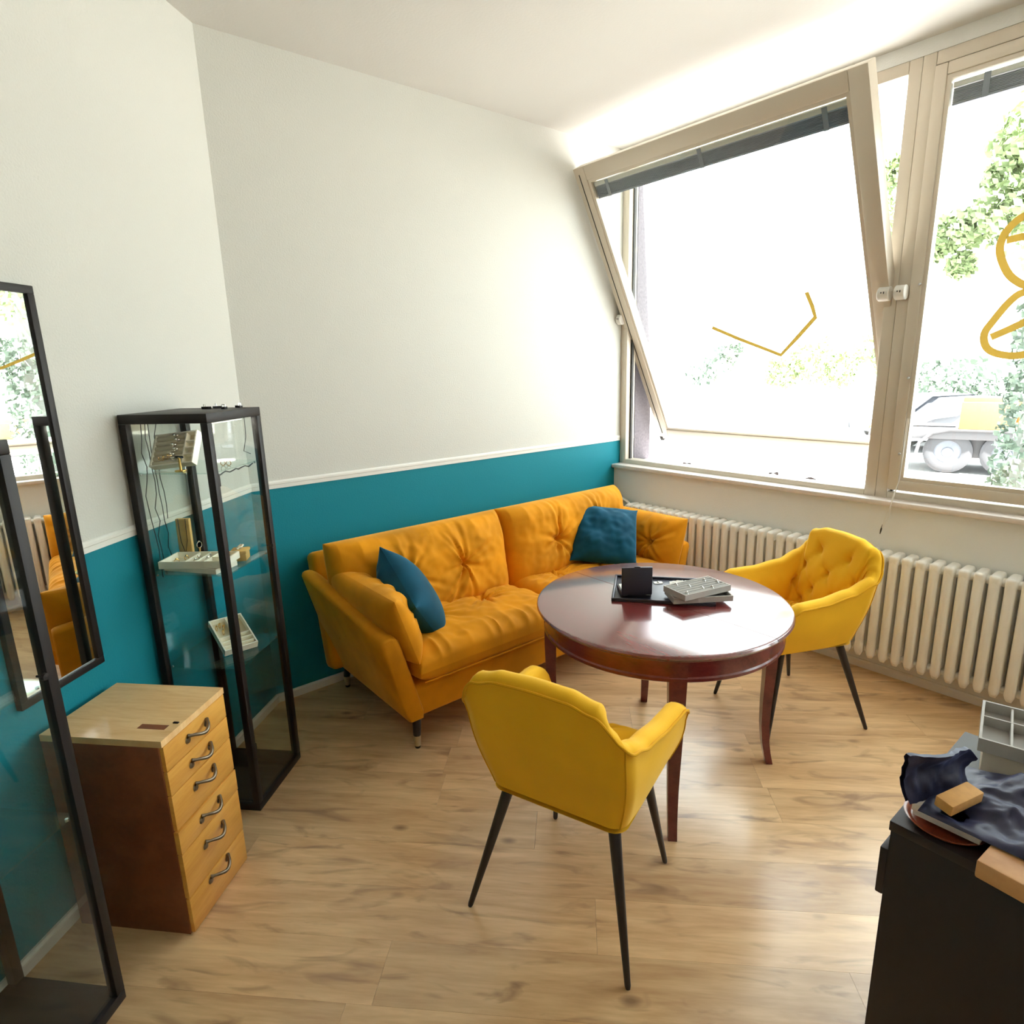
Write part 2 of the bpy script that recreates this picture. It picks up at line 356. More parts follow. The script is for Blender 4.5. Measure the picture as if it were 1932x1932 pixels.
for k in range(-40, 30):
    w0 = -1.463+PW*k
    off = rp.uniform(0, PL)
    if k == 0: off = (-0.21+1.59)*c45          # joint that shows near the drawer unit
    if k == 5: off = (0.21+1.155)*c45
    if k == 6: off = (0.28+1.09)*c45+.02
    for j in range(-8, 9):
        l0 = off+PL*j
        rect = [(l0+GAP, w0+GAP), (l0+PL-GAP, w0+GAP), (l0+PL-GAP, w0+PW-GAP), (l0+GAP, w0+PW-GAP)]
        poly = [((l+w)*c45, (-l+w)*c45) for l, w in rect]
        poly = clip(poly, ROOM)
        if len(poly) < 3: continue
        a = 0.5*abs(sum(poly[i][0]*poly[(i+1) % len(poly)][1]-poly[(i+1) % len(poly)][0]*poly[i][1] for i in range(len(poly))))
        if a < 0.002: continue
        MB().prism(poly, -.014, 0.0).obj('plank', 'floor_oak', floor, smooth=False)

# ------------------------------------------------------------------ windows
TH = radians(28.5); PZ = 1.93
def window_unit(n, y0, y1, label, tilt):
    wdw = empty_struct('window_%d' % n, label, (XW, 0, 0))      # local x = outwards
    fwd = .055
    mats = 'window_beige'
    zb, zt = .905, 2.935
    def fr(lo, hi, nm='frame_member'): return bx(nm, lo, hi, mats, wdw, .004)
    fr((0, y0-fwd, zb), (.09, y0, zt)); fr((0, y1, zb), (.09, y1+fwd, zt))
    fr((0, y1+fwd, zt-fwd), (.09, y0-fwd, zt)); fr((0, y1+fwd, zb), (.09, y0-fwd, zb+fwd))
    # inner stop lists
    MB().box((.04, y1+fwd, zb+fwd), (.06, y1+fwd+.012, zt-fwd)).box((.04, y0-fwd-.012, zb+fwd), (.06, y0-fwd, zt-fwd)).obj('seal', 'seal_dark', wdw)
    # sash in its own frame: local v up along the sash, n out of the room
    th = tilt
    T = Matrix.Translation((0, 0, PZ)) @ Matrix.Rotation(-th, 4, 'Y')
    # T maps sash coords (x out, y along, z up) ; positive tilt brings the top into the room
    a0, a1 = y0-.028, y1+.022
    rt_, rb_ = 1.0, -.965
    if not tilt: a0, a1, rt_, rb_ = y0-fwd+.0, y1+fwd-.0, .945, -.955
    sw = .082 if tilt else .05
    def sb(lo, hi, m=mats, bev=.005, nm='sash_member', par=None): return bx(nm, lo, hi, m, par or wdw, bev, T)
    x0, x1 = (-.028, .05) if tilt else (-.012, .05)
    sb((x0, a0-sw, rb_), (x1, a0, rt_)); sb((x0, a1, rb_), (x1, a1+sw, rt_))
    sb((x0, a1+sw, rt_-sw), (x1, a0-sw, rt_)); sb((x0, a1+sw, rb_), (x1, a0-sw, rb_+sw))
    # step profile and dark gap line around the sash
    s2 = sw+.018
    MB().box((x0+.008, a1+sw, rb_+sw), (x1-.008, a1+s2, rt_-sw), T=T).box((x0+.008, a0-s2, rb_+sw), (x1-.008, a0-sw, rt_-sw), T=T)\
        .box((x0+.008, a1+s2, rt_-s2), (x1-.008, a0-s2, rt_-sw), T=T).box((x0+.008, a1+s2, rb_+sw), (x1-.008, a0-s2, rb_+s2), T=T).obj('glazing_bead', mats, wdw, smooth=False)
    g = .006
    MB().box((x0-.0015, a0-sw*.45-g/2, rb_+.05), (x0+.002, a0-sw*.45+g/2, rt_-.04), T=T).obj('seal', 'seal_dark', wdw) if tilt else None
    pane = bx('glass_pane', (x0+.018, a1+sw+.004, rb_+sw+.004), (x0+.022, a0-sw-.004, rt_-sw-.004), 'window_glass', wdw, 0, T)
    # venetian blind drawn up at the head
    bz = rt_-s2-.012
    bl = MB().box((x0+.027, a1+s2+.004, bz-.022), (x1-.012, a0-s2-.004, bz), .002, T).obj('blind', 'plastic_white', wdw)
    for k in range(9):
        z = bz-.027-k*.0062
        MB().box((x0+.026, a1+s2+.006+.002*(k % 2), z-.0042), (x1-.010, a0-s2-.006, z), .001, T, 1).obj('slat', 'blind_grey', bl)
    zz = bz-.027-9*.0062
    MB().box((x0+.026, a1+s2+.006, zz-.012), (x1-.010, a0-s2-.006, zz), .002, T, 1).obj('bottom_rail', 'blind_grey', bl)
    for f in (.12, .5, .88):
        yy = lerp(a0, a1, f)
        MB().box((x0+.0235, yy-.012, zz-.013), (x0+.0255, yy+.012, bz), 0, T).obj('tape', 'blind_grey', bl)
    return wdw, T, (a0, a1, x0, x1, sw, rt_, rb_)
w1, T1, S1 = window_unit(1, WY0-.0, WYM, 'large pivot window tilted open beside the back wall', TH)
w2, T2, S2 = window_unit(2, WYM, WY1, 'closed pivot window with a yellow leaf decal on its glass', 0.0)
w3, T3, S3 = window_unit(3, WY1, WY2, 'closed pivot window added out of view to brighten the room', 0.0)  # unseen third window, added so more daylight fills the room
def cyl(name, c0, c1, r, m, parent, seg=24, bev=.003):
    c0, c1 = Vector(c0), Vector(c1); d = (c1-c0).normalized(); e = bev
    return MB().tube([c0, c0+d*1e-4, c0+d*e, c1-d*e, c1-d*1e-4, c1], [.0002, r-e, r, r, r-e, .0002], seg).obj(name, m, parent, angle=35)
def pivot(w, ya, yb, z=PZ):
    c = cyl('pivot_cap', (-.036, ya, z), (-.036, yb, z), .034, 'plastic_white', w)
    MB().box((-.0715, (ya+yb)/2-.008, z-.002), (-.064, (ya+yb)/2-.004, z+.008)).box((-.0715, (ya+yb)/2+.003, z+.001), (-.064, (ya+yb)/2+.008, z+.007)).obj('slot', 'seal_dark', c)
pivot(w1, -.004, -.042); pivot(w1, WYM+.068, WYM+.016); pivot(w2, WYM-.006, WYM-.052)
# small fittings on the closed window and the open sash
for z in (1.96, 1.53, 1.16):
    cyl('guide_eye', (-.02, WYM-.098, z), (-.006, WYM-.098, z), .007, 'chrome', w2, 12, .002)
MB().box((.05, -.85, S1[6]-.0), (.075, -.79, S1[6]+.03), .004, T1).obj('latch', 'dry_leaf', w1)
bx('corner_cap', (-.03, S1[0]-.03, S1[6]-.02), (.055, S1[0]+.003, S1[6]+.02), 'seal_dark', w1, .006, T1)
# decals on the panes: ribbons of yellow film
def ribbon(name, T, xoff, lines, wdt, parent, m='yellow_film'):
    mb = MB()
    for pts, closed in lines:
        if len(pts) > 8:                     # round off the drawn outlines
            q_ = [Vector(p) for p in pts]; k_ = len(q_); sm = []
            for i in range(k_):
                p0, p1, p2, p3 = q_[(i-1) % k_], q_[i], q_[(i+1) % k_], q_[(i+2) % k_]
                for t in (0, .25, .5, .75): sm.append(.5*(2*p1+(p2-p0)*t+(2*p0-5*p1+4*p2-p3)*t*t+(3*p1-p0-3*p2+p3)*t*t*t))
            pts = sm
        n = len(pts)
        ins, outs = [], []
        for i in range(n):
            p = Vector(pts[i]); a = Vector(pts[(i-1) % n]) if (closed or i > 0) else p; b = Vector(pts[(i+1) % n]) if (closed or i < n-1) else p
            t = (b-a).normalized(); nn = Vector((-t.y, t.x)); w_ = wdt if not callable(wdt) else wdt(i/n)
            ins.append(p-nn*w_/2); outs.append(p+nn*w_/2)
        P = [[(xoff, q.x, q.y) for q in ins], [(xoff, q.x, q.y) for q in outs], [(xoff-.0012, q.x, q.y) for q in outs], [(xoff-.0012, q.x, q.y) for q in ins]]
        mb.grid(P, wrap_u=True, wrap_v=closed, T=T)
    return mb.obj(name, m, parent, smooth=False)
ribbon('window_decal', T1, S1[2]+.0175, [([(-.70, -.10), (-.86, -.185), (-1.103, -.302), (-1.22, -.195), (-1.335, -.085), (-1.328, -.02), (-1.31, .06)], False)], .022, w1)
def ell(cx, cz, rx, rz, n=28, rot=0.0, egg=0.0):
    out = []
    for i in range(n):
        a = 2*pi*i/n; x, z = rx*cos(a)*(1+egg*sin(a)), rz*sin(a)
        out.append((cx+x*cos(rot)-z*sin(rot), cz+x*sin(rot)+z*cos(rot)))
    return out
ax_ = -2.36
Ls = []
for s in (1, -1):
    m_ = lambda p: (ax_+s*(p[0]-ax_), p[1])
    up_ = [(-2.186, 2.192), (-2.142, 2.154), (-2.121, 2.105), (-2.124, 2.051), (-2.156, 1.978), (-2.194, 1.935), (-2.24, 1.91), (-2.30, 1.92), (-2.335, 1.98), (-2.335, 2.08), (-2.30, 2.16), (-2.24, 2.20)]
    lo_ = [(-2.225, 1.885), (-2.181, 1.85), (-2.134, 1.776), (-2.108, 1.721), (-2.123, 1.663), (-2.172, 1.632), (-2.25, 1.625), (-2.32, 1.66), (-2.34, 1.74), (-2.335, 1.82), (-2.30, 1.88)]
    Ls += [([m_(p) for p in up_], True), ([m_(p) for p in lo_], True),
           ([m_(p) for p in ((-2.139, 2.105), (-2.197, 2.112), (-2.32, 2.065))], False), ([m_(p) for p in ((-2.134, 1.706), (-2.18, 1.728), (-2.25, 1.765), (-2.322, 1.788))], False)]
Ls.append(([(ax_, 2.30), (ax_, 1.45)], False))
ribbon('leaf_decal', Matrix.Identity(4), S2[2]+.0175, Ls, .030, w2)
# window sill
ws = struct(bx('window_sill', (XC-.032, WY2-.1, .903), (XW+.004, -.0015, .930), 'sill_stone', None, .006), 'long pale stone window sill over the radiator')
# outside: sill, pier beside the window
struct(bx('window_sill', (2.695, WY2, .90), (2.90, -.0, .925), 'sill_stone', None, .004), 'outer window sill')
struct(bx('wall_pier', (2.69, .0, -1.2), (2.945, .6, 3.4), 'pier_plaster', None, .004), 'speckled grey plaster pier outside the window')

# pull cords of the closed window
pc = thing('blind_cord', 'thin blind pull cord dangling in front of the window sill', 'cord', (2.55, -1.86, .76))
MB().tube([(.0, -.001, .58), (.0, .001, .28), (-.045, .003, .19), (-.055, .022, .10), (-.052, .034, .05), (-.05, .040, .02)], .0016, 6).obj('strand', 'plastic_white', pc)
MB().tube([(.0, -.008, .58), (-.002, .0, .28), (-.047, .008, .19), (-.057, .008, .10), (-.056, .024, .06), (-.05, .036, .03)], .0014, 6).obj('strand', 'plastic_white', pc)
MB().tube([(-.05, .036, .05), (-.05, .041, .02), (-.05, .043, .0)], [.002, .004, .002], 8).obj('tassel', 'cable_black', pc)

# ------------------------------------------------------------------ radiator: 43 column sections
rad = thing('radiator', 'long cream column radiator under the windows', 'radiator', (2.415, -.235, .0))
sec = MB()
wv = .043
def flatcol(x, zb, zt, rx, ry, n=12):
    pts = []
    for z, k in ((zb, .15), (zb+.012, .6), (zb+.03, 1), (zt-.03, 1), (zt-.010, .7), (zt, .15)):
        pts.append([(x+rx*k*cos(2*pi*i/n), ry*(.4+.6*k)*sin(2*pi*i/n), z) for i in range(n)])
    return pts
for x in (.016, .058, .100):
    P = flatcol(x, .112, .672, .016, wv/2)
    sec.grid(P, wrap_v=True)
sec.box((.002, -wv/2, .625), (.115, wv/2, .682), .014, seg=3).box((.004, -wv/2+.004, .118), (.112, wv/2-.004, .160), .012, seg=2)
sec.tube([(.058, -.0295, .645), (.058, .0295, .645)], .021, 12).tube([(.058, -.0295, .145), (.058, .0295, .145)], .019, 12)
s0 = sec.obj('radiator_section', 'radiator_white', rad, angle=50)
NSEC = 43
for k in range(1, NSEC):
    c = s0.copy(); COL.objects.link(c); c.parent = rad; c.location = (0, -.058*k, 0)
MB().tube([(.058, .03, .645), (.058, .055, .645)], .018, 12).obj('end_plug', 'radiator_white', rad)
vv = MB().tube([(.058, .05, .645), (.058, .085, .645)], .013, 12).tube([(.058, .068, .645), (.02, .068, .645), (-.005, .068, .645)], [.012, .014, .014], 12).obj('valve', 'chrome', rad)
MB().tube([(-.004, .068, .645), (-.008, .068, .645), (-.05, .068, .645), (-.055, .068, .645)], [.012, .02, .02, .016], 16).obj('valve_knob', 'plastic_white', vv)
MB().tube([(.085, .05, .66), (.085, .08, .68), (.08, .12, .695), (.07, .16, .70), (.06, .20, .695), (.06, .236, .69)], .011, 12).obj('pipe', 'radiator_white', rad)
for y in (-.3, -1.2, -2.1):
    bx('wall_bracket', (.10, y-.012, .60), (.1255, y+.012, .63), 'radiator_white', rad, .002)

# ------------------------------------------------------------------ soft shapes
def nz(x, y, z): return noise.noise(Vector((x, y, z)))
def make_folds(buttons, seed, nfold, width, depth, reach, bias=None):
    rf = random.Random(int(seed*100)+17); out = []
    for (bu, bv) in buttons:
        a0 = rf.uniform(0, 6.28)
        for k in range(nfold):
            an = a0+2*pi*k/nfold+rf.uniform(-.25, .25)
            if bias is not None and k % 2 == 0: an = bias*(1 if rf.random() < .72 else -1)+rf.gauss(0, .42)
            out.append((bu, bv, cos(an), sin(an), reach*rf.uniform(.5, 1.5), width*rf.uniform(.7, 1.4), depth*rf.uniform(.4, 1.2), rf.uniform(-.9, .9)))
    return out
def wrinkle(u, v, buttons, depth, sig, folds):
    d = 0.0
    for (bu, bv) in buttons:
        r = hypot(u-bu, v-bv)
        if r < .25: d -= depth*exp(-(r/sig)**2)+depth*.6*exp(-(r/(sig*2.6))**2)
    for (bu, bv, ca, sa, ln, wd, dp, cv) in folds:
        du, dv = u-bu, v-bv; al = du*ca+dv*sa
        if al <= 0 or al > ln*2.2: continue
        pe = -du*sa+dv*ca+cv*al*al*.8; w_ = wd*(.6+al/ln)
        if abs(pe) < 4*w_:
            k = exp(-(al/ln)**2)*smooth01(al/.015)
            d -= dp*k*(exp(-(pe/w_)**2)-.55*exp(-((abs(pe)-1.7*w_)/w_)**2))
    return d
def cushion(w, h, t, nu=60, nv=40, buttons=(), p=4.0, q=.5, seed=1.0, depth=.03, sig=.03, amp=.007, reach=.14, nfold=10, fwid=.010, bias=None, pleat=None, puff_back=.35, lump=.006, corner=.0):
    """pillow in local xy, +z is the front; closed mesh"""
    F, B = [], []
    folds = make_folds(buttons, seed, nfold, fwid, amp, reach, bias)
    for i in range(nu+1):
        a = -cos(pi*i/nu); a = .55*a+.45*(2*i/nu-1); rf, rb = [], []
        for j in range(nv+1):
            b = -cos(pi*j/nv); b = .55*b+.45*(2*j/nv-1)
            e = (max(0, 1-abs(a)**p))**q*(max(0, 1-abs(b)**p))**q
            cx_ = 1-corner*(abs(b)**2)*(1-abs(a)**8)*.5; cy_ = 1-corner*(abs(a)**2)*(1-abs(b)**8)*.5
            x = a*w/2*cy_*(1+.0*b); y = b*h/2*cx_
            d = wrinkle(x, y, buttons, depth, sig, folds)*min(1, e*1.6)
            d += lump*nz(x*9+seed, y*9, seed)*e+.35*lump*nz(x*26, y*26+seed, seed)*e
            if pleat: d += pleat(x, y, a, b)*min(1, e*1.4)
            rf.append((x, y, t*.62*e+d)); rb.append((x, y, -t*puff_back*e))
        F.append(rf); B.append(rb)
    mb = MB().grid(F); mb.grid(B, flip=True)
    return mb
def buttons_obj(pts, parent, T, m, r=.011):
    for (x, y, z) in pts:
        MB().lathe([(0.0001, .005), (r*.6, .0045), (r, .001), (r*.9, -.003)], 14, T @ Matrix.Translation((x, y, z))).obj('button', m, parent)

# ------------------------------------------------------------------ sofa
sofa = thing('sofa', 'mustard velvet two-seat sofa with buttoned cushions against the teal dado', 'sofa', (1.22, -.48, 0))
SV = 'sofa_velvet'
# base with a soft lower edge
MB().box((-.935, -.375, .165), (.935, .37, .315), .022, seg=3).obj('base', SV, sofa)
# arms: slabs leaning outwards, top rising to the back
for s in (-1, 1):
    P = []
    prof = []
    ys = [(-.385, .165, .565), (-.375, .165, .572), (-.2, .165, .605), (0, .165, .64), (.2, .165, .672), (.33, .165, .69), (.37, .165, .69)]
    # section around the slab: outer bottom, outer top, inner top, inner bottom with rounding
    for (y, zb, zt) in ys:
        k = .80 if y in (-.385, .37) else 1.0
        def px(z, off): return s*(.895+(z-.165)*.27+off*k)
        h_ = zt-zb; e = .022
        P.append([(px(zb+.01, .035), y, zb), (px(zb+.03, .043), y, zb+.03), (px(zb+h_*.5, .045), y, zb+h_*.5), (px(zt-e, .043), y, zt-e), (px(zt-.006, .03), y, zt-.006), (px(zt, .012), y, zt),
                  (px(zt, -.012), y, zt), (px(zt-.006, -.03), y, zt-.006), (px(zt-e, -.042), y, zt-e), (px(zb+.03, -.043), y, zb+.03), (px(zb+.01, -.035), y, zb)])
    mb = MB().grid(P, wrap_v=True); n = 11
    mb.f.append(tuple(range(n))); mb.f.append(tuple((len(P)-1)*n+i for i in range(n))[::-1])
    mb.obj('arm', SV, sofa, angle=50)
# back frame leaning to the wall
T = frame((0, .30, .17), (1, 0, 0), (0, .22, 1))
MB().box((-1.0, 0, -.055), (1.0, .60, .055), .03, T, 3).obj('back_frame', SV, sofa)
# back cushions
def top_pleat(x, y, a, b):
    return -.010*smooth01((b-.35)/.6)*(abs(sin(x*34+3*nz(x*5, 1, 2)))**.7)*(.4+.6*nz(x*3, 4, 1)**2+.3)
for s, cxs in ((-1, -.505), (1, .505)):
    T = frame((cxs, .165, .625), (1, 0, 0), (0, .20, 1))
    bts = [(-.25, -.02), (.0, .0), (.25, -.02)] if s > 0 else [(-.22, -.03), (.20, -.0)]
    bts = [(-.17, -.005), (.17, -.005)]
    c = cushion(1.005, .46, .25, 170, 84, bts, p=5.5, q=.42, seed=3.1*s+5, depth=.040, sig=.020, amp=.014, reach=.15, nfold=15, fwid=.009, bias=pi/2, pleat=top_pleat, lump=.014)
    o = c.obj('back_cushion', SV, sofa, angle=60); o.data.transform(T)
    buttons_obj([(bu, bv, .25*.62-.062) for bu, bv in bts], o, T, SV, .013)
# seat cushions
def front_pleat(x, y, a, b):
    k = smooth01((-b-.45)/.5)
    return -.024*k*(abs(sin(x*38+4*nz(x*6, 2, 2)))**.8)*(.5+.5*nz(x*4, 7, 3))
for s in (-1, 1):
    T = Matrix.Translation((s*.447, -.055, .378)) @ Matrix.Rotation(radians(-2.0), 4, 'X')
    bts = [(-.19, .0), (.17, .02)]
    c = cushion(.885, .74, .17, 140, 110, bts, p=9, q=.36, seed=8.3*s+11, depth=.032, sig=.028, amp=.011, reach=.16, nfold=14, fwid=.010, bias=None, pleat=front_pleat, puff_back=.42, lump=.012)
    o = c.obj('seat_cushion', SV, sofa, angle=60); o.data.transform(T)
    # piped lower edge along the front
    pts = [T @ Vector((x, -.355-.008*(1-(abs(x)/.42)**6), -.048)) for x in [-.42+.84*i/24 for i in range(25)]]
    MB().tube(pts, .004, 6).obj('piping', SV, o)
# arm bolsters leaning on the arms
def side_pleat(x, y, a, b):
    return -.015*smooth01((b-.0)/.6)*(abs(sin(x*30+3*nz(x*5, 3, 2)))**.7)
for s in (-1, 1):
    T = frame((s*.93, -.085, .58), (0, 1, 0), (s*.30, -.10 if s < 0 else 0.0, .95)) if s < 0 else frame((s*.93, -.085, .575), (0, -1, 0), (s*.30, 0, .95))
    bts = [(.15, -.02), (-.15, -.02)]
    c = cushion(.64, .32, .18, 110, 64, bts, p=3.6, q=.48, seed=2.2*s+21, depth=.030, sig=.020, amp=.012, reach=.11, nfold=11, fwid=.009, pleat=side_pleat, lump=.010)
    o = c.obj('arm_cushion', SV, sofa, angle=60); o.data.transform(T)
    buttons_obj([(bu, bv, .19*.62-.044) for bu, bv in bts], o, T, SV, .011)
for x in (-.879, .879):
    for y in (-.335, .385):
        yt = y if y < 0 else y-.03
        lg = MB().tube([(x, y, .062), (x*.995, yt, .168)], [.0165, .0215], 16).obj('leg', 'dark_leg', sofa)
        MB().tube([(x, y, .012), (x, y, .062)], [.0135, .0175], 16).obj('ferrule', 'brass', lg)
        MB().tube([(x, y, 0), (x, y, .012)], [.0115, .0135], 16).obj('foot_pad', 'dark_leg', lg)

# teal cushions on the sofa
def throw(name, label, o, xax, yax, w, h, t, seed):
    c = cushion(w, h, t, 54, 54, (), p=2.6, q=.55, seed=seed, lump=.028, corner=.10, puff_back=.5)
    ob = c.obj(name, 'teal_velvet', None, angle=70)
    T = frame((0, 0, 0), xax, yax); ob.data.transform(T); ob.location = o
    tag(ob, label, 'cushion', 'teal cushions on the sofa')
    pts = []
    for i in range(80):
        a = 2*pi*i/80; x, y = cos(a), sin(a); k = 1/max(abs(x), abs(y)); x, y = x*k, y*k
        pts.append(T @ Vector((x*w/2*(1-.07*(abs(y)**2)*(1-abs(x)**8)*0-.07*(1-abs(y)**8)*0), y*h/2, 0)))
    return ob
throw('throw_cushion', 'teal velvet cushion leaning on the left arm of the sofa', (.482, -.605, .612), (-.10, -1, -.50), (-.60, -.35, .82), .41, .38, .20, 4.0)
throw('throw_cushion', 'teal velvet cushion propped in the right corner of the sofa', (1.845, -.545, .632), (.70, -.68, -.10), (.28, .13, .27), .40, .40, .15, 9.0)

# ------------------------------------------------------------------ round table
TX, TY, TZ, TR_ = 1.063, -1.555, .713, .492
table = thing('round_table', 'round polished mahogany table with curved tapering legs', 'table', (TX, TY, 0))
prof = [(0, TZ), (TR_-.012, TZ), (TR_-.004, TZ-.003), (TR_, TZ-.010), (TR_-.003, TZ-.016), (TR_-.010, TZ-.020), (TR_-.014, TZ-.026), (0, TZ-.026)]
for s in (0, 1):
    mb = MB(); g = .0012 if s else -.0012
    seg = 48; a0 = -pi/2+pi*s
    rows = []
    for i in range(seg+1):
        an = a0+pi*i/seg
        rows.append([(r*cos(an)+(-g), r*sin(an), z) for r, z in prof])
    mb.grid(rows)
    mb.f.append(tuple(range(len(prof)))+()); mb.f.append(tuple(seg*len(prof)+j for j in range(len(prof)))[::-1])
    mb.obj('tabletop_half', 'mahogany_top', table, angle=30)
MB().lathe([(.43, .684), (.458, .684), (.461, .676), (.461, .624), (.465, .618), (.465, .608), (.459, .603), (.43, .603), (.43, .684)], 72).obj('apron', 'mahogany', table, angle=30)
for an in (45, 135, 225, 315):
    ca, sa = cos(radians(an)), sin(radians(an))
    P = []
    for z, r, w in ((.68, .437, .030), (.60, .437, .0295), (.52, .439, .0275), (.40, .438, .024), (.28, .434, .021), (.18, .434, .0185), (.10, .441, .017), (.05, .450, .016), (0, .462, .0155)):
        c = [(r-w*.85, -w), (r+w*.85, -w), (r+w*.85, w), (r-w*.85, w)]
        P.append([(a*ca-b*sa, a*sa+b*ca, z) for a, b in c])
    mb = MB().grid(P, wrap_v=True); mb.f.append((0, 1, 2, 3)); mb.f.append(tuple(len(P)*4-4+i for i in range(4)))
    mb.obj('leg', 'mahogany', table, angle=30)

# ------------------------------------------------------------------ armchairs
def make_chair(label):
    ch = thing('armchair', label, 'chair', group='yellow velvet armchairs at the round table')
    NS, NC, NB = 26, 12, 44
    def outline(hw, yb, yf, rc, hwf):
        pts = []
        for i in range(NS): pts.append((lerp(hwf, hw, smooth01(i/NS)), lerp(yf, yb+rc, i/NS)))
        for i in range(NC): a = (pi/2)*i/NC; pts.append((hw-rc+rc*cos(a), yb+rc-rc*sin(a)))
        for i in range(NB+1): pts.append((lerp(hw-rc, -(hw-rc), i/NB), yb))
        for i in range(1, NC+1): a = (pi/2)*(1-i/NC); pts.append((-(hw-rc)-rc*cos(a), yb+rc-rc*sin(a)))
        for i in range(1, NS+1): pts.append((-lerp(hwf, hw, smooth01(1-i/NS)), lerp(yb+rc, yf, i/NS)))
        return pts
    bot = outline(.212, -.175, .215, .045, .212); top = outline(.268, -.292, .212, .06, .300)
    n = len(bot)
    # rim height along the outline
    L = [0]
    for i in range(1, n): L.append(L[-1]+hypot(top[i][0]-top[i-1][0], top[i][1]-top[i-1][1]))
    half = L[-1]/2
    def rim(i):
        d = abs(L[i]-half)                 # distance along the outline from the middle of the back
        return interp([0, .10, .175, .29, .40, .56, .68, .735, .77], [.832, .828, .808, .692, .650, .627, .622, .600, .545], d)
    # outer shell, lofted from the underside to the rim, bulging a little
    rows = []
    NV = 14
    for i in range(n):
        zt = rim(i); r = []
        for j in range(NV+1):
            v = j/NV; zb = .405+.015*smooth01((-bot[i][1]+.0)/.2)
            vv_ = v; bulge = .012*sin(pi*min(1, v*1.15)) if v < .87 else .012*sin(pi*min(1, v*1.15))
            zfrac = (zt-zb)*v/(.832-.40)           # how far up the full flare this point is
            k = smooth01(zfrac*.9+.05)*.55+.45*zfrac
            x = lerp(bot[i][0], top[i][0], min(1, k+ .35*v*(1-k) if abs(bot[i][0]) > .19 else k)); y = lerp(bot[i][1], top[i][1], k)
            l = hypot(x, y) or 1
            r.append(Vector((x+bulge*x/l, y+bulge*y/l, lerp(zb, zt, v))))
        rows.append(r)
    under = [[(lerp(0, r[0].x, f), lerp(.02, r[0].y, f), .392+.013*f*f) for f in (0.02, .35, .7, .93, 1)] for r in rows]
    CV = 'chair_velvet'
    mb = MB().grid(rows); mb.grid(under)
    mb.obj('outer_shell', CV, ch, angle=55)
    # inner padding: over the rim and down to the seat
    rowsI = []
    thick = .058
    btn = []
    for r_i, (zc, us) in enumerate(((.745, (-.095, .095)), (.655, (-.19, 0, .19)), (.565, (-.29, -.095, .095, .29)), (.49, (-.19, 0, .19)))):
        for u_ in us: btn.append((u_, zc))
    segs = []
    for a in range(len(btn)):
        for b in range(a+1, len(btn)):
            if abs(btn[a][1]-btn[b][1]) > .05 and abs(btn[a][1]-btn[b][1]) < .12 and abs(btn[a][0]-btn[b][0]) < .12: segs.append((btn[a], btn[b]))
    for u_ in (-.095, .095): segs.append(((u_, .745), (u_*1.5, .85)))
    def tuft(u, z):
        d = 0
        for bu, bz in btn:
            r = hypot(u-bu, z-bz); d -= .020*exp(-(r/.016)**2)+.014*exp(-(r/.040)**2)
        for (a, b) in segs:
            vx, vz = b[0]-a[0], b[1]-a[1]; t = max(0, min(1, ((u-a[0])*vx+(z-a[1])*vz)/(vx*vx+vz*vz)))
            r = hypot(u-a[0]-t*vx, z-a[1]-t*vz); d -= .0065*exp(-(r/.0065)**2)
        d += .003*nz(u*22, z*22, 3.0)
        return d
    for i in range(n):
        p = rows[i][NV]; q = rows[max(0, i-1)][NV]; q2 = rows[min(n-1, i+1)][NV]
        tng = Vector((q2.x-q.x, q2.y-q.y, 0)).normalized(); inn = Vector((tng.y, -tng.x, 0))
        if inn.dot(Vector((-p.x, .05-p.y, 0))) < 0: inn = -inn
        d = L[i]-half; r = [p.copy()]
        endk = smooth01((.80-abs(d))/.06)*.75+.25
        for a in (30, 60, 90, 120, 150): r.append(p+inn*(thick/2*(1-cos(radians(a))))+Vector((0, 0, .022*sin(radians(a))*endk)))
        pt = p+inn*thick; zt = p.z; zb = .455
        bi = Vector((bot[i][0], bot[i][1], 0)); bl = hypot(bi.x, bi.y); bb = bi*(1-.05/bl)
        NI = 26
        for j in range(NI+1):
            v = j/NI; z = lerp(zt, zb, v)
            base = Vector((lerp(pt.x, bb.x, v**1.05), lerp(pt.y, bb.y, v**1.05), z))
            dd = tuft(d, z)*smooth01(v*6)+.016*sin(pi*min(1, v*1.02))
            base += inn*dd
            r.append(base)
        rowsI.append(r)
    mb = MB().grid(rowsI)
    # close the two front ends of the arms
    for e in (0, n-1):
        out_ = [rows[e][j] for j in range(NV+1)]; inn_ = rowsI[e][::-1]
        ring = [Vector(p)+Vector((0, .0, 0)) for p in out_]+[Vector(p) for p in rowsI[e][1:]]
        c = sum(ring, Vector())/len(ring); c.y += .016
        b = len(mb.v); mb.v += [tuple(p) for p in ring]+[tuple(c)]
        for k in range(len(ring)-1): mb.f.append((b+k, b+k+1, b+len(ring)))
    mb.obj('inner_padding', CV, ch, angle=60)
    # piping along the rim and the seams where the back panel meets the sides
    pp = MB().tube([rows[i][NV]+Vector((0, 0, .002))+Vector((rows[i][NV].x, rows[i][NV].y, 0)).normalized()*.003 for i in range(n)], .0042, 8)
    for e in (0, n-1): pp.tube([rows[e][j]+Vector((0, .002, 0)) for j in range(NV, -1, -1)], .0035, 6)
    pp.obj('rim_piping', 'chair_piping', ch)
    for i in (NS+NC//2, n-1-NS-NC//2):
        MB().tube([rows[i][j]+Vector((rows[i][j].x, rows[i][j].y, 0)).normalized()*.001 for j in range(NV+1)], .0026, 6).obj('seam_piping', 'chair_piping', ch)
    # seat pad
    bts = [(x, y) for x, y in ((-.10, .06), (.10, .06), (0, -.03), (0, .14), (-.10, -.10), (.10, -.10))]
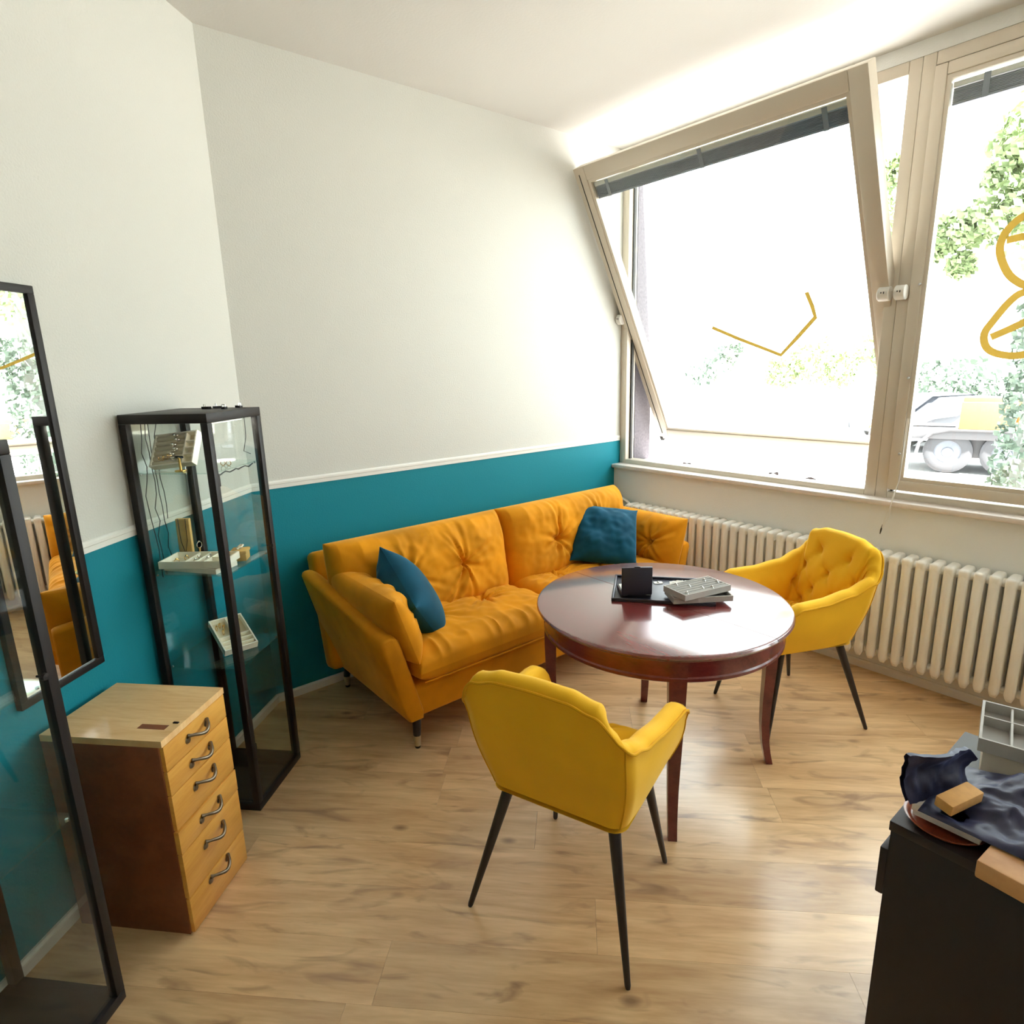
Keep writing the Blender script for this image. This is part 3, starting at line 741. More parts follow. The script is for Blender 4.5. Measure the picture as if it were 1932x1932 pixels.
    c = cushion(.385, .40, .085, 52, 52, bts, p=7, q=.4, seed=5.5, depth=.020, sig=.016, amp=.006, reach=.06, nfold=8, fwid=.006, lump=.004, puff_back=.6)
    o = c.obj('seat_pad', CV, ch, angle=60); o.data.transform(Matrix.Translation((0, .035, .435)))
    for sx in (-1, 1):
        for (fx, fy, tx_, ty_) in ((.208, .232, .150, .150), (.260, -.240, .165, -.125)):
            MB().tube([(sx*fx, fy, 0), (sx*lerp(fx, tx_, .02), lerp(fy, ty_, .02), .008), (sx*tx_, ty_, .415)], [.0065, .0085, .0185], 16).obj('leg', 'dark_leg', ch)
    return ch
chair = make_chair('yellow velvet armchair seen from behind in front of the table')
chair.location = (.345, -1.81, 0); chair.rotation_euler = (0, 0, radians(19-90))
dup(chair, (1.83, -1.71, 0), radians(155-90), 'yellow velvet armchair with tufted back standing by the radiator')

# ------------------------------------------------------------------ glass display cabinets on the angled wall
CH = 1.51
def showcase(label, s0, s1, n0, depth, knob=True, shelves=(.588, .946, 1.311)):
    w = s1-s0
    c = thing('display_cabinet', label, 'display cabinet', A((s0+s1)/2, n0), ROTA, 'black framed glass display cabinets')
    hw, p = w/2, .026
    bm_ = 'black_metal'
    bx('base', (0, -hw, 0), (depth, hw, .030), bm_, c, .002)
    bx('top', (0, -hw, CH-.032), (depth, hw, CH), bm_, c, .002)
    for x in (0, depth-p):
        for y in (-hw, hw-p):
            bx('post', (x, y, .03), (x+p, y+p, CH-.032), bm_, c, .0015)
    g = .004
    def pane(lo, hi): return bx('glass_panel', lo, hi, 'case_glass', c)
    pane((p, -hw+.010, .03), (depth-p, -hw+.010+g, CH-.032)); pane((p, hw-.010-g, .03), (depth-p, hw-.010, CH-.032))
    pane((.010, -hw+p, .03), (.010+g, hw-p, CH-.032))
    d = pane((depth-.012, -hw+p+.002, .034), (depth-.012+g, hw-p-.002, CH-.036))
    for z in shelves:
        bx('glass_shelf', (.016, -hw+.016, z-.005), (depth-.018, hw-.016, z), 'shelf_glass', c)
        for y in (-hw+.030, hw-.030):
            for x in (.030, depth-.030):
                MB().tube([(x, y, z-.012), (x, y, z-.005)], .004, 8).obj('shelf_pin', 'chrome', c)
    if knob:
        k = MB().tube([(depth-.008, hw-.045, .975), (depth+.008, hw-.045, .975)], .003, 8).lathe([(0, .012), (.008, .011), (.009, .004), (.004, 0)], 12, Matrix.Translation((depth+.006, hw-.045, .975)) @ Matrix.Rotation(pi/2, 4, 'Y')).obj('knob', bm_, c)
        for z in (1.28, .25):
            bx('hinge', (depth-.014, -hw+p-.004, z-.02), (depth-.004, -hw+p+.012, z+.02), bm_, c, .002)
    return c
S20, S21, N2, D2 = .4286, .7657, .012, .322
case2 = showcase('tall black framed glass cabinet with jewellery in the corner', S20, S21, N2, D2)
for z_ in (CH-.0325,):      # small light strip that the thin wires feed
    bx('light_strip', (D2-.050, -.11, z_-.004), (D2-.042, .11, z_), 'led', case2)
case1 = showcase('nearest glass cabinet with black posts at the left edge', 1.483, 1.823, .014, .330, shelves=(.588, .946))

# ------------------------------------------------------------------ wall mirror
mir = thing('wall_mirror', 'narrow black framed mirror hanging on the angled wall', 'mirror', A(1.155, .001, .735), ROTA)
MW, MH, fr_ = .30, 1.155, .022
bx('mirror_glass', (.003, -MW/2+.01, .01), (.012, MW/2-.01, MH-.01), 'mirror_silver', mir)
for lo, hi in (((0, -MW/2, 0), (.020, MW/2, fr_)), ((0, -MW/2, MH-fr_), (.020, MW/2, MH)), ((0, -MW/2, fr_), (.020, -MW/2+fr_, MH-fr_)), ((0, MW/2-fr_, fr_), (.020, MW/2, MH-fr_))):
    bx('frame_bar', lo, hi, 'black_metal', mir, .0015)

# ------------------------------------------------------------------ drawer unit
cab = thing('drawer_unit', 'small wooden drawer unit with six drawers and curved metal handles', 'drawer unit', A(1.14, .036), ROTA)
CWD, CDP, CHT = .297, .376, .652
hw = CWD/2
bx('side_panel', (0, -hw, 0), (CDP-.012, -hw+.014, CHT-.020), 'brown_side', cab, .0015)
bx('side_panel', (0, hw-.014, 0), (CDP-.012, hw, CHT-.020), 'brown_side', cab, .0015)
bx('back_panel', (0, -hw+.014, 0), (.008, hw-.014, CHT-.02), 'brown_side', cab)
bx('base_panel', (.008, -hw+.014, 0.0), (CDP-.02, hw-.014, .02), 'brown_side', cab)
# block board top of glued lamellas
lam = [(-hw, -hw+.05), (-hw+.05, -hw+.105), (-hw+.105, -hw+.15), (-hw+.15, -hw+.205), (-hw+.205, -hw+.255), (-hw+.255, hw)]
for k, (a, b) in enumerate(lam):
    cut = .10+.17*((k*37) % 10)/10.0
    bx('top_lamella', (0, a, CHT-.020), (cut, b-.0003, CHT), 'birch_top', cab); bx('top_lamella', (cut+.0003, a, CHT-.020), (CDP, b-.0003, CHT), 'birch_top', cab)
bx('dark_inlay', (CDP-.115, -hw+.055, CHT-.0005), (CDP-.030, -hw+.078, CHT+.0004), 'brown_side', cab)
bz_ = [(.552, .630, 0), (.474, .549, 0), (.358, .471, 0), (.279, .354, .003), (.126, .276, .0015), (.004, .121, 0)]
hz_ = [.596, .514, .436, .323, .230, .103]
for (a, b, e), hz in zip(bz_, hz_):
    dr = bx('drawer', (CDP-.03, -hw+.005-e*.8, a), (CDP+e, hw-.003, b), 'birch_front', cab, .0015)
    pts = []
    for i in range(13):
        t = i/12; y = lerp(-.045, .045, t); xo = CDP+e+.003+.026*sin(pi*t)**.8; pts.append((xo, y, hz-.006*sin(2*pi*(t-.25))))
    rr = [.0068 if i in (0, 12) else lerp(.0040, .0058, sin(pi*i/12)) for i in range(13)]
    h_ = MB().tube(pts, rr, 10)
    for y in (-.045, .045): h_.lathe([(0, .005), (.008, .004), (.011, 0)], 10, Matrix.Translation((CDP+e, y, hz-.008)) @ Matrix.Rotation(pi/2, 4, 'Y'))
    h_.obj('handle', 'antique_metal', dr)
bx('lock', (CDP-.026, -hw+.088, CHT), (CDP-.010, -hw+.094, CHT+.003), 'dark_leg', cab)

# ------------------------------------------------------------------ jewellery trays
def tray(name, label, loc, rotz, lx, ly, h, m_out, m_in, div_x=(), div_y=(), rolls=0, roll_axis='x', group=None, cat='tray', roll_range=None):
    t = thing(name, label, cat, loc, rotz, group); w = .005
    mb = MB().box((-lx/2, -ly/2, 0), (lx/2, ly/2, .004)).box((-lx/2, -ly/2, .004), (lx/2, -ly/2+w, h)).box((-lx/2, ly/2-w, .004), (lx/2, ly/2, h))\
        .box((-lx/2, -ly/2+w, .004), (-lx/2+w, ly/2-w, h)).box((lx/2-w, -ly/2+w, .004), (lx/2, ly/2-w, h))
    mb.obj('tray_body', m_out, t, smooth=False)
    bx('lining', (-lx/2+w, -ly/2+w, .004), (lx/2-w, ly/2-w, .0055), m_in, t)
    for d in div_x: bx('divider', (d[0]-.002, d[1], .0055), (d[0]+.002, d[2], h*.92), m_out, t)
    for d in div_y: bx('divider', (d[1], d[0]-.002, .0055), (d[2], d[0]+.002, h*.90), m_out, t)
    if rolls:
        a, b = roll_range or ((-ly/2+w, ly/2-w))
        r = (b-a)/rolls/2
        for k in range(rolls):
            y = a+r*(2*k+1)
            x0_, x1_ = (-lx/2+w+.001, lx/2-w-.001) if not isinstance(roll_axis, tuple) else roll_axis
            MB().tube([(x0_, y, min(h*.45, r)+.0055), (x1_, y, min(h*.45, r)+.0055)], r*.97, 12).obj('ring_roll', m_in, t)
    return t
RINGM = {}
def ring(label, loc, rot, group, r=.0085, m='silver', stone=True):
    key = (m, stone, round(r, 4))
    if key not in RINGM:
        pts = [(r*cos(2*pi*i/18), 0, r*sin(2*pi*i/18)+r) for i in range(18)]
        mb = MB().tube(pts, .0014, 6, closed=True)
        if stone: mb.lathe([(0, 0.004), (.003, .003), (.0042, .0), (.002, -.003)], 8, Matrix.Translation((0, 0, 2*r+.001)))
        o = mb.obj('ring', m); RINGM[key] = o
    else:
        o = RINGM[key].copy(); COL.objects.link(o)
    o.location = loc; o.rotation_euler = rot
    return tag(o, label, 'ring', group)

def cw(c, p):      # point in the coordinates of a cabinet empty -> world
    return c.matrix_basis @ Vector(p)
for o_ in (case1, case2): o_.matrix_basis = Matrix.Translation(o_.location) @ Matrix.Rotation(ROTA, 4, 'Z')
def SA_(s, n, z): return A(s, n, z)
# top shelf: tilted tray
def place(o, loc, xax, yax):
    T = frame(loc, xax, yax); o.location = loc; o.rotation_euler = T.to_euler()
    return T
t1 = tray('jewellery_tray', 'cream jewellery tray propped steeply on the top cabinet shelf', (0, 0, 0), 0, .165, .125, .028, 'tray_cream', 'tray_inner',
          div_x=[(.040, -.057, .057)], div_y=[(-.025, .042, .077), (.0, .042, .077), (.025, .042, .077)], rolls=6, roll_axis=(-.077, .038), group='jewellery trays in the corner cabinet')
Tt = place(t1, SA_(.655, .137, 1.371), nA*1.0+Vector((0, 0, .10)), Vector((0, 0, .80))+dA*-.55+nA*-.30)
for k in range(6):
    p = Tt @ Vector((.015-.010*(k % 2), -.045+.018*k, .024)); ring('dark stoned silver ring in the propped tray on the top cabinet shelf', p, Tt.to_euler(), 'rings in the propped tray', m='silver')
for k in range(3):
    p = Tt @ Vector((-.035+.016*k, -.042+.004*k, .026)); ring('gold ring near the lower edge of the propped cabinet tray', p, Tt.to_euler(), 'gold rings in the propped tray', m='gold')
def prop(t, T, pt, zs):           # rear strut that holds a tilted tray up
    w = T @ Vector(pt); l = T.inverted() @ Vector((w.x, w.y, zs)); MB().tube([pt, l], .003, 8).obj('strut', 'chrome', t)
prop(t1, Tt, (.0, .050, -.001), 1.3115)
ts = thing('jewellery_stand', 'small gold T-shaped stand on the top cabinet shelf', 'stand', SA_(.722, .184, 1.3111), ROTA)
MB().box((-.016, -.012, 0), (.016, .012, .006), .002).obj('foot', 'gold', ts); MB().tube([(0, 0, .006), (0, 0, .05)], .0045, 10).obj('post', 'gold', ts)
MB().tube([(-.014, 0, .05), (.014, 0, .05)], .004, 10).obj('crossbar', 'stone_dark', ts)
ds = thing('earring_stand', 'tiny gold pair of round earrings behind the cabinet door', 'earrings', SA_(.60, .275, 1.3111), ROTA)
for s in (-1, 1):
    MB().tube([(.011*s+.009*cos(2*pi*i/20), 0, .0102+.009*sin(2*pi*i/20)) for i in range(20)], .0014, 6, closed=True).obj('hoop', 'gold', ds)
# middle shelf: stacked cream trays, display plank, driftwood, little box
RZT = ROTA+radians(6)
tray('jewellery_tray', 'lower cream tray of the pair stacked on the middle cabinet shelf', SA_(.672, .170, .9461), ROTA-radians(8), .225, .11, .018, 'tray_cream', 'tray_inner', group='jewellery trays in the corner cabinet')
t2 = tray('jewellery_tray', 'upper cream tray of the pair stacked on the middle cabinet shelf', SA_(.675, .172, .9645), RZT, .235, .125, .026, 'tray_cream', 'tray_inner',
          div_x=[(-.028, -.057, .057), (.012, -.057, .057), (.045, -.057, .057)], div_y=[(0, .047, .112)], group='jewellery trays in the corner cabinet')
M2 = Matrix.Translation(SA_(.675, .172, .9645)) @ Matrix.Rotation(RZT, 4, 'Z')
for k, (x, y, m) in enumerate(((-.075, -.02, 'gold'), (-.01, .01, 'silver'), (-.005, -.02, 'silver'), (.03, .0, 'silver'), (.025, .03, 'silver'), (-.06, .02, 'gold'))):
    ring(('gold' if m == 'gold' else 'silver')+' ring in the upper tray on the middle cabinet shelf', M2 @ Vector((x, y, .0057)), (0, 0, k*1.1), 'rings in the upper tray', m=m)
pk = thing('display_plank', 'upright wooden necklace plank leaning at the back of the middle shelf', 'display plank', (0, 0, 0))
Tp = place(pk, SA_(.600, .070, .948), nA*1.0-dA*.1, Vector((0, 0, 1))-nA*.27)
bx('board', (-.026, 0, -.008), (.026, .165, .008), 'driftwood', pk, .003)
MB().tube([(-.014, .165, .0095), (-.012, .08, .0095), (0, .03, .0095), (.012, .08, .0095), (.014, .165, .0095)], .0012, 6).obj('necklace', 'stone_dark', pk)
dw = thing('driftwood_piece', 'pale flat piece of driftwood holding a silver ring on the middle shelf', 'driftwood', SA_(.565, .128, .9461), ROTA)
MB().prism([(-.045, -.02), (-.01, -.028), (.02, -.012), (.05, -.022), (.055, .01), (.02, .012), (-.02, .026), (-.05, .012)], 0, .016).obj('wood', 'driftwood', dw, smooth=False)
MB().tube([(-.030, 0, .016), (-.028, 0, .045)], .003, 8).obj('peg', 'driftwood', dw)
ring('large silver ring on the driftwood peg in the middle of the cabinet', SA_(.565, .100, .9895), (0, 0, .6), None, r=.012, m='silver')
lb = thing('gift_box', 'small tan box with a bow by the cabinet door', 'gift box', SA_(.565, .262, .9461), ROTA+.3)
bx('box_body', (-.028, -.030, 0), (.028, .030, .028), 'driftwood', lb, .002); bx('lid', (-.031, -.033, .028), (.031, .033, .040), 'driftwood', lb, .003)
for s in (-1, 1): MB().tube([(0, 0, .040), (.010, .016*s, .052), (0, .026*s, .050), (-.008, .014*s, .045), (0, 0, .041)], [.0025, .004, .004, .004, .0025], 8).obj('bow', 'tray_cream', lb)
# lower shelf
t3 = tray('jewellery_tray', 'cream compartment tray propped skewed on the lowest cabinet shelf', (0, 0, 0), 0, .175, .125, .028, 'tray_cream', 'tray_inner',
          div_x=[(.015, -.057, .057), (.040, -.057, .057), (.064, -.057, .057)], div_y=[(0, -.082, .082)], group='jewellery trays in the corner cabinet')
M3 = place(t3, SA_(.567, .186, .6265), dA*.096+nA*.117+Vector((0, 0, -.07)), dA*-.106+nA*.078)
prop(t3, M3, (-.075, .0, -.001), .5885)
for k, (x, y) in enumerate(((-.06, -.03), (-.045, -.02), (-.05, -.045), (-.02, -.03), (-.03, .03), (-.055, .035))):
    ring('gold ring heaped in the compartment tray on the lowest shelf', M3 @ Vector((x, y, .0057)), M3.to_euler(), 'gold rings in the lowest tray', m='gold', r=.010)
# wires of the cabinet lights
rw = random.Random(3)
for k in range(4):
    n_ = .046+.002*k; s_ = .715-.024*k
    pts = [SA_(s_+rw.uniform(-.012, .012), n_+.006*sin(z*9+k*2)+rw.uniform(-.002, .002), z) for z in [1.475-.05*i for i in range(12 if k < 3 else 8)]]
    o = MB().tube(pts, .0016, 6).obj('light_wire', 'cable_black'); tag(o, ('longest', 'second', 'third', 'shortest')[k]+' thin black light wire hanging inside the cabinet by the back post', 'wire', 'wires in the corner cabinet')
o = MB().tube([SA_(.50, .318-.01, 1.475), SA_(.47, .29, 1.44), SA_(.465, .285, 1.40), SA_(.49, .285, 1.35), SA_(.455, .29, 1.335)], .0016, 6).obj('light_wire', 'cable_black'); tag(o, 'curved thin light wire hanging behind the cabinet door', 'wire', 'wires in the corner cabinet')
o = MB().tube([SA_(.73-.02*i, .305+.003*sin(i*1.3), 1.297+.004*sin(i*2.1)) for i in range(14)], .0022, 6).obj('light_strip_wire', 'cable_black'); tag(o, 'dark wavy light strip under the top cabinet shelf', 'wire')
# clips on top of the cabinet
for k, ((s, n), l) in enumerate(zip(((.500, .165), (.475, .195), (.53, .255), (.465, .270)), ('leftmost', 'second', 'third', 'rightmost'))):
    c = thing('black_clip', l+' of the four small dark clips on top of the glass cabinet', 'clip', SA_(s, n, CH+.0003), ROTA+k*.9, 'clips on top of the glass cabinet')
    MB().prism([(-.018, -.006), (.010, -.007), (.019, 0), (.010, .007), (-.018, .006)], 0, .008).obj('clip_body', 'black_metal', c, smooth=False)
    MB().tube([(-.008, -.005, .008), (-.008, -.005, .016), (-.008, .005, .016), (-.008, .005, .008)], .002, 6).obj('clip_loop', 'chrome', c)

# ------------------------------------------------------------------ things on the round table
ZT = TZ+.0003
ru = radians(-51.7)
bt = thing('serving_tray', 'flat black tray with a raised rim on the round table', 'tray', (1.150, -1.497, ZT), ru)
bx('tray_base', (-.20, -.145, 0), (.20, .145, .004), 'tray_black', bt, .002)
for lo, hi in (((-.20, -.145, .004), (.20, -.135, .014)), ((-.20, .135, .004), (.20, .145, .014)), ((-.20, -.135, .004), (-.19, .135, .014)), ((.19, -.135, .004), (.20, .135, .014))):
    bx('rim', lo, hi, 'tray_black', bt, .003)
Mb = Matrix.Translation((1.150, -1.497, ZT)) @ Matrix.Rotation(ru, 4, 'Z')
ob = thing('jewellery_box', 'black jewellery box standing open with its lid towards the viewer', 'jewellery box', Mb @ Vector((-.114, -.058, .0043)), ru-radians(-13))
bx('box_base', (-.061, -.05, 0), (.061, .05, .026), 'tray_black', ob, .004); bx('lining', (-.054, -.040, .0255), (.054, .044, .0275), 'paper_white', ob, .001)
bx('lid', (-.061, -.062, .016), (.061, -.050, .132), 'tray_black', ob, .004); bx('lid_lining', (-.056, -.0505, .026), (.056, -.0485, .122), 'paper_white', ob)
bx('clasp', (-.012, -.060, .131), (.012, -.052, .135), 'tray_black', ob, .001)
for x in (-.045, .045): MB().tube([(x-.008, -.056, .016), (x+.008, -.056, .016)], .003, 8).obj('hinge', 'chrome', ob)
ra = atan2(-.728+.569+.0, 1.26-1.083)   # long axis of the upper ring tray
TRc = Vector((1.169, -1.650, 0)); rta = atan2(-1.728+1.676, 1.26-1.038)
tb = tray('ring_tray', 'lower grey ring tray under the striped ring tray on the table', (TRc.x-.005, TRc.y-.010, ZT+.0148), rta-radians(22), .235, .115, .022, 'tray_grey', 'tray_roll', group='grey ring trays on the round table')
tt = tray('ring_tray', 'upper grey ring tray with padded rows and rings on the table', (TRc.x, TRc.y, ZT+.0372), rta, .232, .125, .024, 'tray_grey', 'tray_roll', rolls=6, group='grey ring trays on the round table')
Mr = Matrix.Translation((TRc.x, TRc.y, ZT+.0372)) @ Matrix.Rotation(rta, 4, 'Z')
rk = random.Random(5)
for k in range(7):
    x = -.095+.19*((k*3) % 7)/6; y = -.048+.0195*(k % 6)
    ring('silver ring stuck in the padded rows of the table ring tray', Mr @ Vector((x, y, .011)), (0, 0, rta+1.57), 'rings in the table ring tray', m='silver', stone=k % 2 == 0)
ti = thing('tissue', 'small crumpled white tissue on the black tray', 'tissue', Mb @ Vector((.085, .080, .0043)), ru)
P = []
for i in range(17):
    P.append([((i/16-.5)*.105, (j/10-.5)*.06, .001+max(0, .010+.014*nz(i*.45, j*.5, 2.0))*sin(pi*i/16)**.5*sin(pi*j/10)**.5) for j in range(11)])
mbt = MB().grid(P); mbt.grid([[(x, y, 0.0) for x, y, z in r] for r in P], flip=True); mbt.obj('tissue_sheet', 'paper_white', ti)
ec = thing('earring_card', 'tiny white earring card on the black tray', 'card', Mb @ Vector((-.015, .085, .0043)), ru+.3)
bx('card', (-.018, -.012, 0), (.018, .012, .002), 'paper_white', ec); MB().lathe([(0, .008), (.005, .006), (.006, .002)], 10, Matrix.Translation((0, 0, 0))).obj('stud', 'silver', ec)

# ------------------------------------------------------------------ desk and the things on it
DZ = .725
DW = .47
desk = thing('desk', 'black desk with a projecting side rail at the right edge', 'desk', (.405, -2.625, 0))
bx('desk_top', (0, -1.2, DZ-.022), (DW, 0, DZ), 'desk_black', desk, .002)
bx('side_panel', (0.003, -1.19, .0), (.030, -.003, DZ-.022), 'desk_black', desk, .001)
bx('front_panel', (.030, -.025, .0), (DW-.01, -.003, DZ-.022), 'desk_black', desk, .001)
bx('end_panel', (DW-.035, -1.19, .0), (DW-.01, -.025, DZ-.022), 'desk_black', desk, .001)
bx('rail', (.003, -.003, .545), (DW-.01, .012, .655), 'desk_black', desk, .003)
pl = thing('wooden_dish', 'oval reddish wooden dish at the corner of the desk', 'dish', (.476, -2.700, DZ+.0003))
P = []
for i in range(48):
    a = 2*pi*i/48; ex, ey = cos(a), sin(a); row = []
    for (k, z) in ((.0, .0), (.80, .0), (.98, .010), (1.0, .013), (.965, .013), (.86, .008), (.84, .006), (.80, .0045), (.0, .0045)):
        row.append((.070*k*ex, .072*k*ey, z))
    P.append(row)
MB().grid(P, wrap_u=True).obj('dish_body', 'red_wood', pl, angle=50)
bk = thing('white_box', 'flat white cardboard box lying on the wooden dish', 'box', (.535, -2.708, DZ+.0136))
bx('box_tray', (-.095, -.056, 0), (.095, .056, .018), 'white_card', bk, .001); bx('box_lid', (-.097, -.058, .010), (.097, .058, .026), 'white_card', bk, .0015)
bag = thing('cloth_pouch', 'crumpled navy blue cloth pouch heaped on the white box', 'pouch', (.52, -2.74, DZ+.0398))
# standing flap
P = []
for i in range(30):
    u = i/29; r = []
    for j in range(14):
        v = j/13; cx0 = lerp(-.085, .055, u); cy0 = lerp(.094, .022, u)
        fold = .004*sin(u*7+v*2)+.010*nz(u*3.5, v*2.5, 1)+.004*nz(u*11, v*8, 5)
        lean = .022*v*v-.018*(1-v)
        r.append((cx0+lean*.5+fold*.3, cy0+lean*.2+fold+.012*sin(pi*v), .001+.090*v*(1-.30*smooth01((u-.82)/.18))+.002*nz(u*6, 0, 3)*v))
    P.append(r)
mbp = MB().grid(P); mbp.grid([[(x+.004, y+.009, z) for x, y, z in r] for r in P], flip=True)
n0_ = 30*14
mbp.f += [(i*14+13, (i+1)*14+13, n0_+(i+1)*14+13, n0_+i*14+13) for i in range(29)]
mbp.obj('flap', 'navy_cloth', bag, angle=70)
# crumpled heap
P = []
for i in range(72):
    r = []
    for j in range(72):
        a, b = (i/71-.5)*2, (j/71-.5)*2
        e = max(0, 1-abs(a)**3.2)**.5*max(0, 1-abs(b)**3.2)**.5
        x, y = a*.115+.015, b*.135-.060
        f = noise.ridged_multi_fractal(Vector((x*9+3, y*7, 1.7)), 1.0, 2.1, 3, 1.0, 2.0)
        hmap = .016+.040*smooth01((x+.02)/.10)*smooth01(1-(y+.10)/.16)+.030*(f-.6)*.6+.006*nz(x*40, y*40, 4)
        dent = .03*exp(-((x+.055)/.04)**2-((y-.035)/.035)**2)
        r.append((x, y, max(.0, e*(hmap-dent))))
    P.append(r)
mbh = MB().grid(P); mbh.grid([[(x, y, -.0) for x, y, z in r] for r in P], flip=True)
mbh.obj('heap', 'navy_cloth', bag, angle=80)
wbk = thing('wooden_block', 'small tan block nestled in the navy pouch', 'block', (0, 0, 0))
place(wbk, (.472, -2.716, DZ+.070), (.95, -.30, .05), (.30, .95, .10))
bx('block_body', (-.045, -.017, -.012), (.045, .017, .012), 'sponge_tan', wbk, .003)
tbx = thing('ring_box', 'cream cardboard box under the compartment tray on the desk', 'box', (.765, -2.785, DZ+.0003), radians(12))
bx('box_body', (-.085, -.10, 0), (.085, .10, .085), 'cream_card', tbx, .002)
t9 = tray('ring_tray', 'grey compartment tray on the cream box at the right edge', (.765, -2.785, DZ+.086), radians(12), .19, .22, .030, 'tray_grey', 'tray_roll', div_x=[(.02, -.105, .105)], div_y=[(.055, -.090, .090), (.0, -.09, .09), (-.055, -.09, .09)])
for k in range(3):
    ring('gold ring in the compartment tray on the desk', (.735+.010*k, -2.800-.012*k, DZ+.0918), (.3, .2, k), 'rings in the desk tray', m='gold', r=.012)
tbo = thing('wooden_board', 'thick tan wooden board overhanging the desk edge', 'board', (.365, -2.776, DZ+.0003), radians(-5))
bx('board_slab', (0, -.30, 0), (.24, 0, .036), 'tan_board', tbo, .004)

# ------------------------------------------------------------------ outside
GZ = -1.0
struct(bx('pavement', (2.78, -60, GZ-.2), (120, 90, GZ), 'asphalt'), 'sunlit pavement outside the windows')
rl = random.Random(21)
def crown(centers, n, size, rnd):
    mb = MB()
    for _ in range(n):
        c, r = rnd.choice(centers); c = Vector(c)
        d = Vector((rnd.gauss(0, 1), rnd.gauss(0, 1), rnd.gauss(0, 1))).normalized()*(r*rnd.uniform(.55, 1.05))
        p = c+d; a = Vector((rnd.gauss(0, 1), rnd.gauss(0, 1), rnd.gauss(0, 1))).normalized(); b = a.orthogonal().normalized()
        s = size*rnd.uniform(.6, 1.3); q = a.cross(b)
        mb.add([p-b*s, p+q*s*.55, p+b*s, p-q*s*.55], [(0, 1, 2, 3)])
    return mb
def tree(label, x, y, trunk_h, tr, centers, n, size, m, group='trees outside the windows', ivy=False):
    t = thing('tree', label, 'tree', (x, y, GZ), 0, group)
    MB().tube([(0, 0, 0), (.05, .02, trunk_h*.4), (-.03, .05, trunk_h*.75), (.0, .0, trunk_h)], [tr*1.25, tr, tr*.85, tr*.6], 12).obj('trunk', 'bark', t)
    crown(centers, n, size, rl).obj('crown', m, t, smooth=False, fix=False)
    if ivy:
        mb = MB()
        for _ in range(2600):
            z = rl.uniform(0, trunk_h*.72); a = rl.uniform(0, 2*pi); rr = tr*1.25+rl.uniform(.05, .26)*(1-.5*z/trunk_h)
            p = Vector((rr*cos(a), rr*sin(a), z)); d = Vector((rl.gauss(0, 1), rl.gauss(0, 1), rl.gauss(0, 1))).normalized(); b = d.orthogonal().normalized(); s = rl.uniform(.035, .075); q = d.cross(b)
            mb.add([p-b*s, p+q*s*.7, p+b*s, p-q*s*.7], [(0, 1, 2, 3)])
        mb.obj('ivy', 'leaf_deep', t, smooth=False, fix=False)
    return t
    d = fw+r2*((px-966)/FPX)-u2*((py-966)/FPX); k = dist/hypot(d.x, d.y); return CAM+d*k
p = Vector((10.47, -0.92, 0.65)); p.z = GZ
tree('ivy-clad tree trunk standing right of the orange truck', p.x, p.y, 4.6, .22, [((-0.03, 0.17, 4.89), .7), ((-0.07, 0.35, 5.50), .6), ((-0.45, -0.35, 4.17), .8)], 1500, .08, 'leaf_green', ivy=True)
p = Vector((7.65, -2.49, 0.95)); p.z = GZ
tree('tall tree spreading leafy branches across the closed window', p.x, p.y, 5.0, .2, [((-0.23, 1.54, 4.71), .26), ((-0.20, 1.40, 4.35), .34), ((-0.23, 1.55, 4.08), .30), ((0.00, 1.84, 3.99), .24), ((0.13, 2.12, 3.97), .22), ((0.07, 2.29, 3.82), .14), ((0.16, 2.01, 3.62), .14), ((-0.06, 1.69, 4.44), .16), ((-0.14, 1.14, 3.87), .5), ((-0.09, 0.81, 4.14), .9), ((-0.03, 0.42, 4.49), 1.1), ((0.43, 2.80, 4.35), .30), ((0.39, 2.90, 4.84), .18), ((0.42, 2.81, 3.93), .22)], 5200, .055, 'leaf_green')
p = Vector((20.85, 7.30, 1.22))
tree('roundish green tree in the middle of the open window', p.x, p.y, 2.3, .10, [((0, 0, 2.6), .8), ((.8, -.6, 2.2), .6), ((-.7, .6, 2.2), .6)], 1100, .11, 'leaf_green')
p = Vector((21.87, 11.62, 1.25))
tree('small bluish tree left in the open window', p.x, p.y, 2.2, .09, [((0, 0, 2.5), .8), ((.5, -.3, 3.0), .5), ((-.5, .4, 2.2), .6)], 380, .14, 'leaf_deep')
p = Vector((27.07, 8.02, 2.04))
tree('pale far tree beside the window mullion', p.x, p.y, 2.6, .08, [((0, 0, 3.0), .7), ((.6, -.4, 2.6), .6)], 300, .14, 'leaf_green')
for k, (px, py, w) in enumerate(((28.16, 4.68, 1.6), (31.66, 7.00, 1.4))):
    p = Vector((px, py, 0)); b = thing('bush', ('broad', 'narrow')[k]+' green bush far behind the truck', 'bush', (p.x, p.y, GZ), 0, 'bushes behind the truck')
    crown([((0, 0, 1.5), 1.1*w*.6), ((.9*w*.5, -.8*w*.5, 1.2), .8), ((-.9*w*.5, .8*w*.5, 1.1), .8)], 900, .16, rl).obj('foliage', 'leaf_deep', b, smooth=False, fix=False)
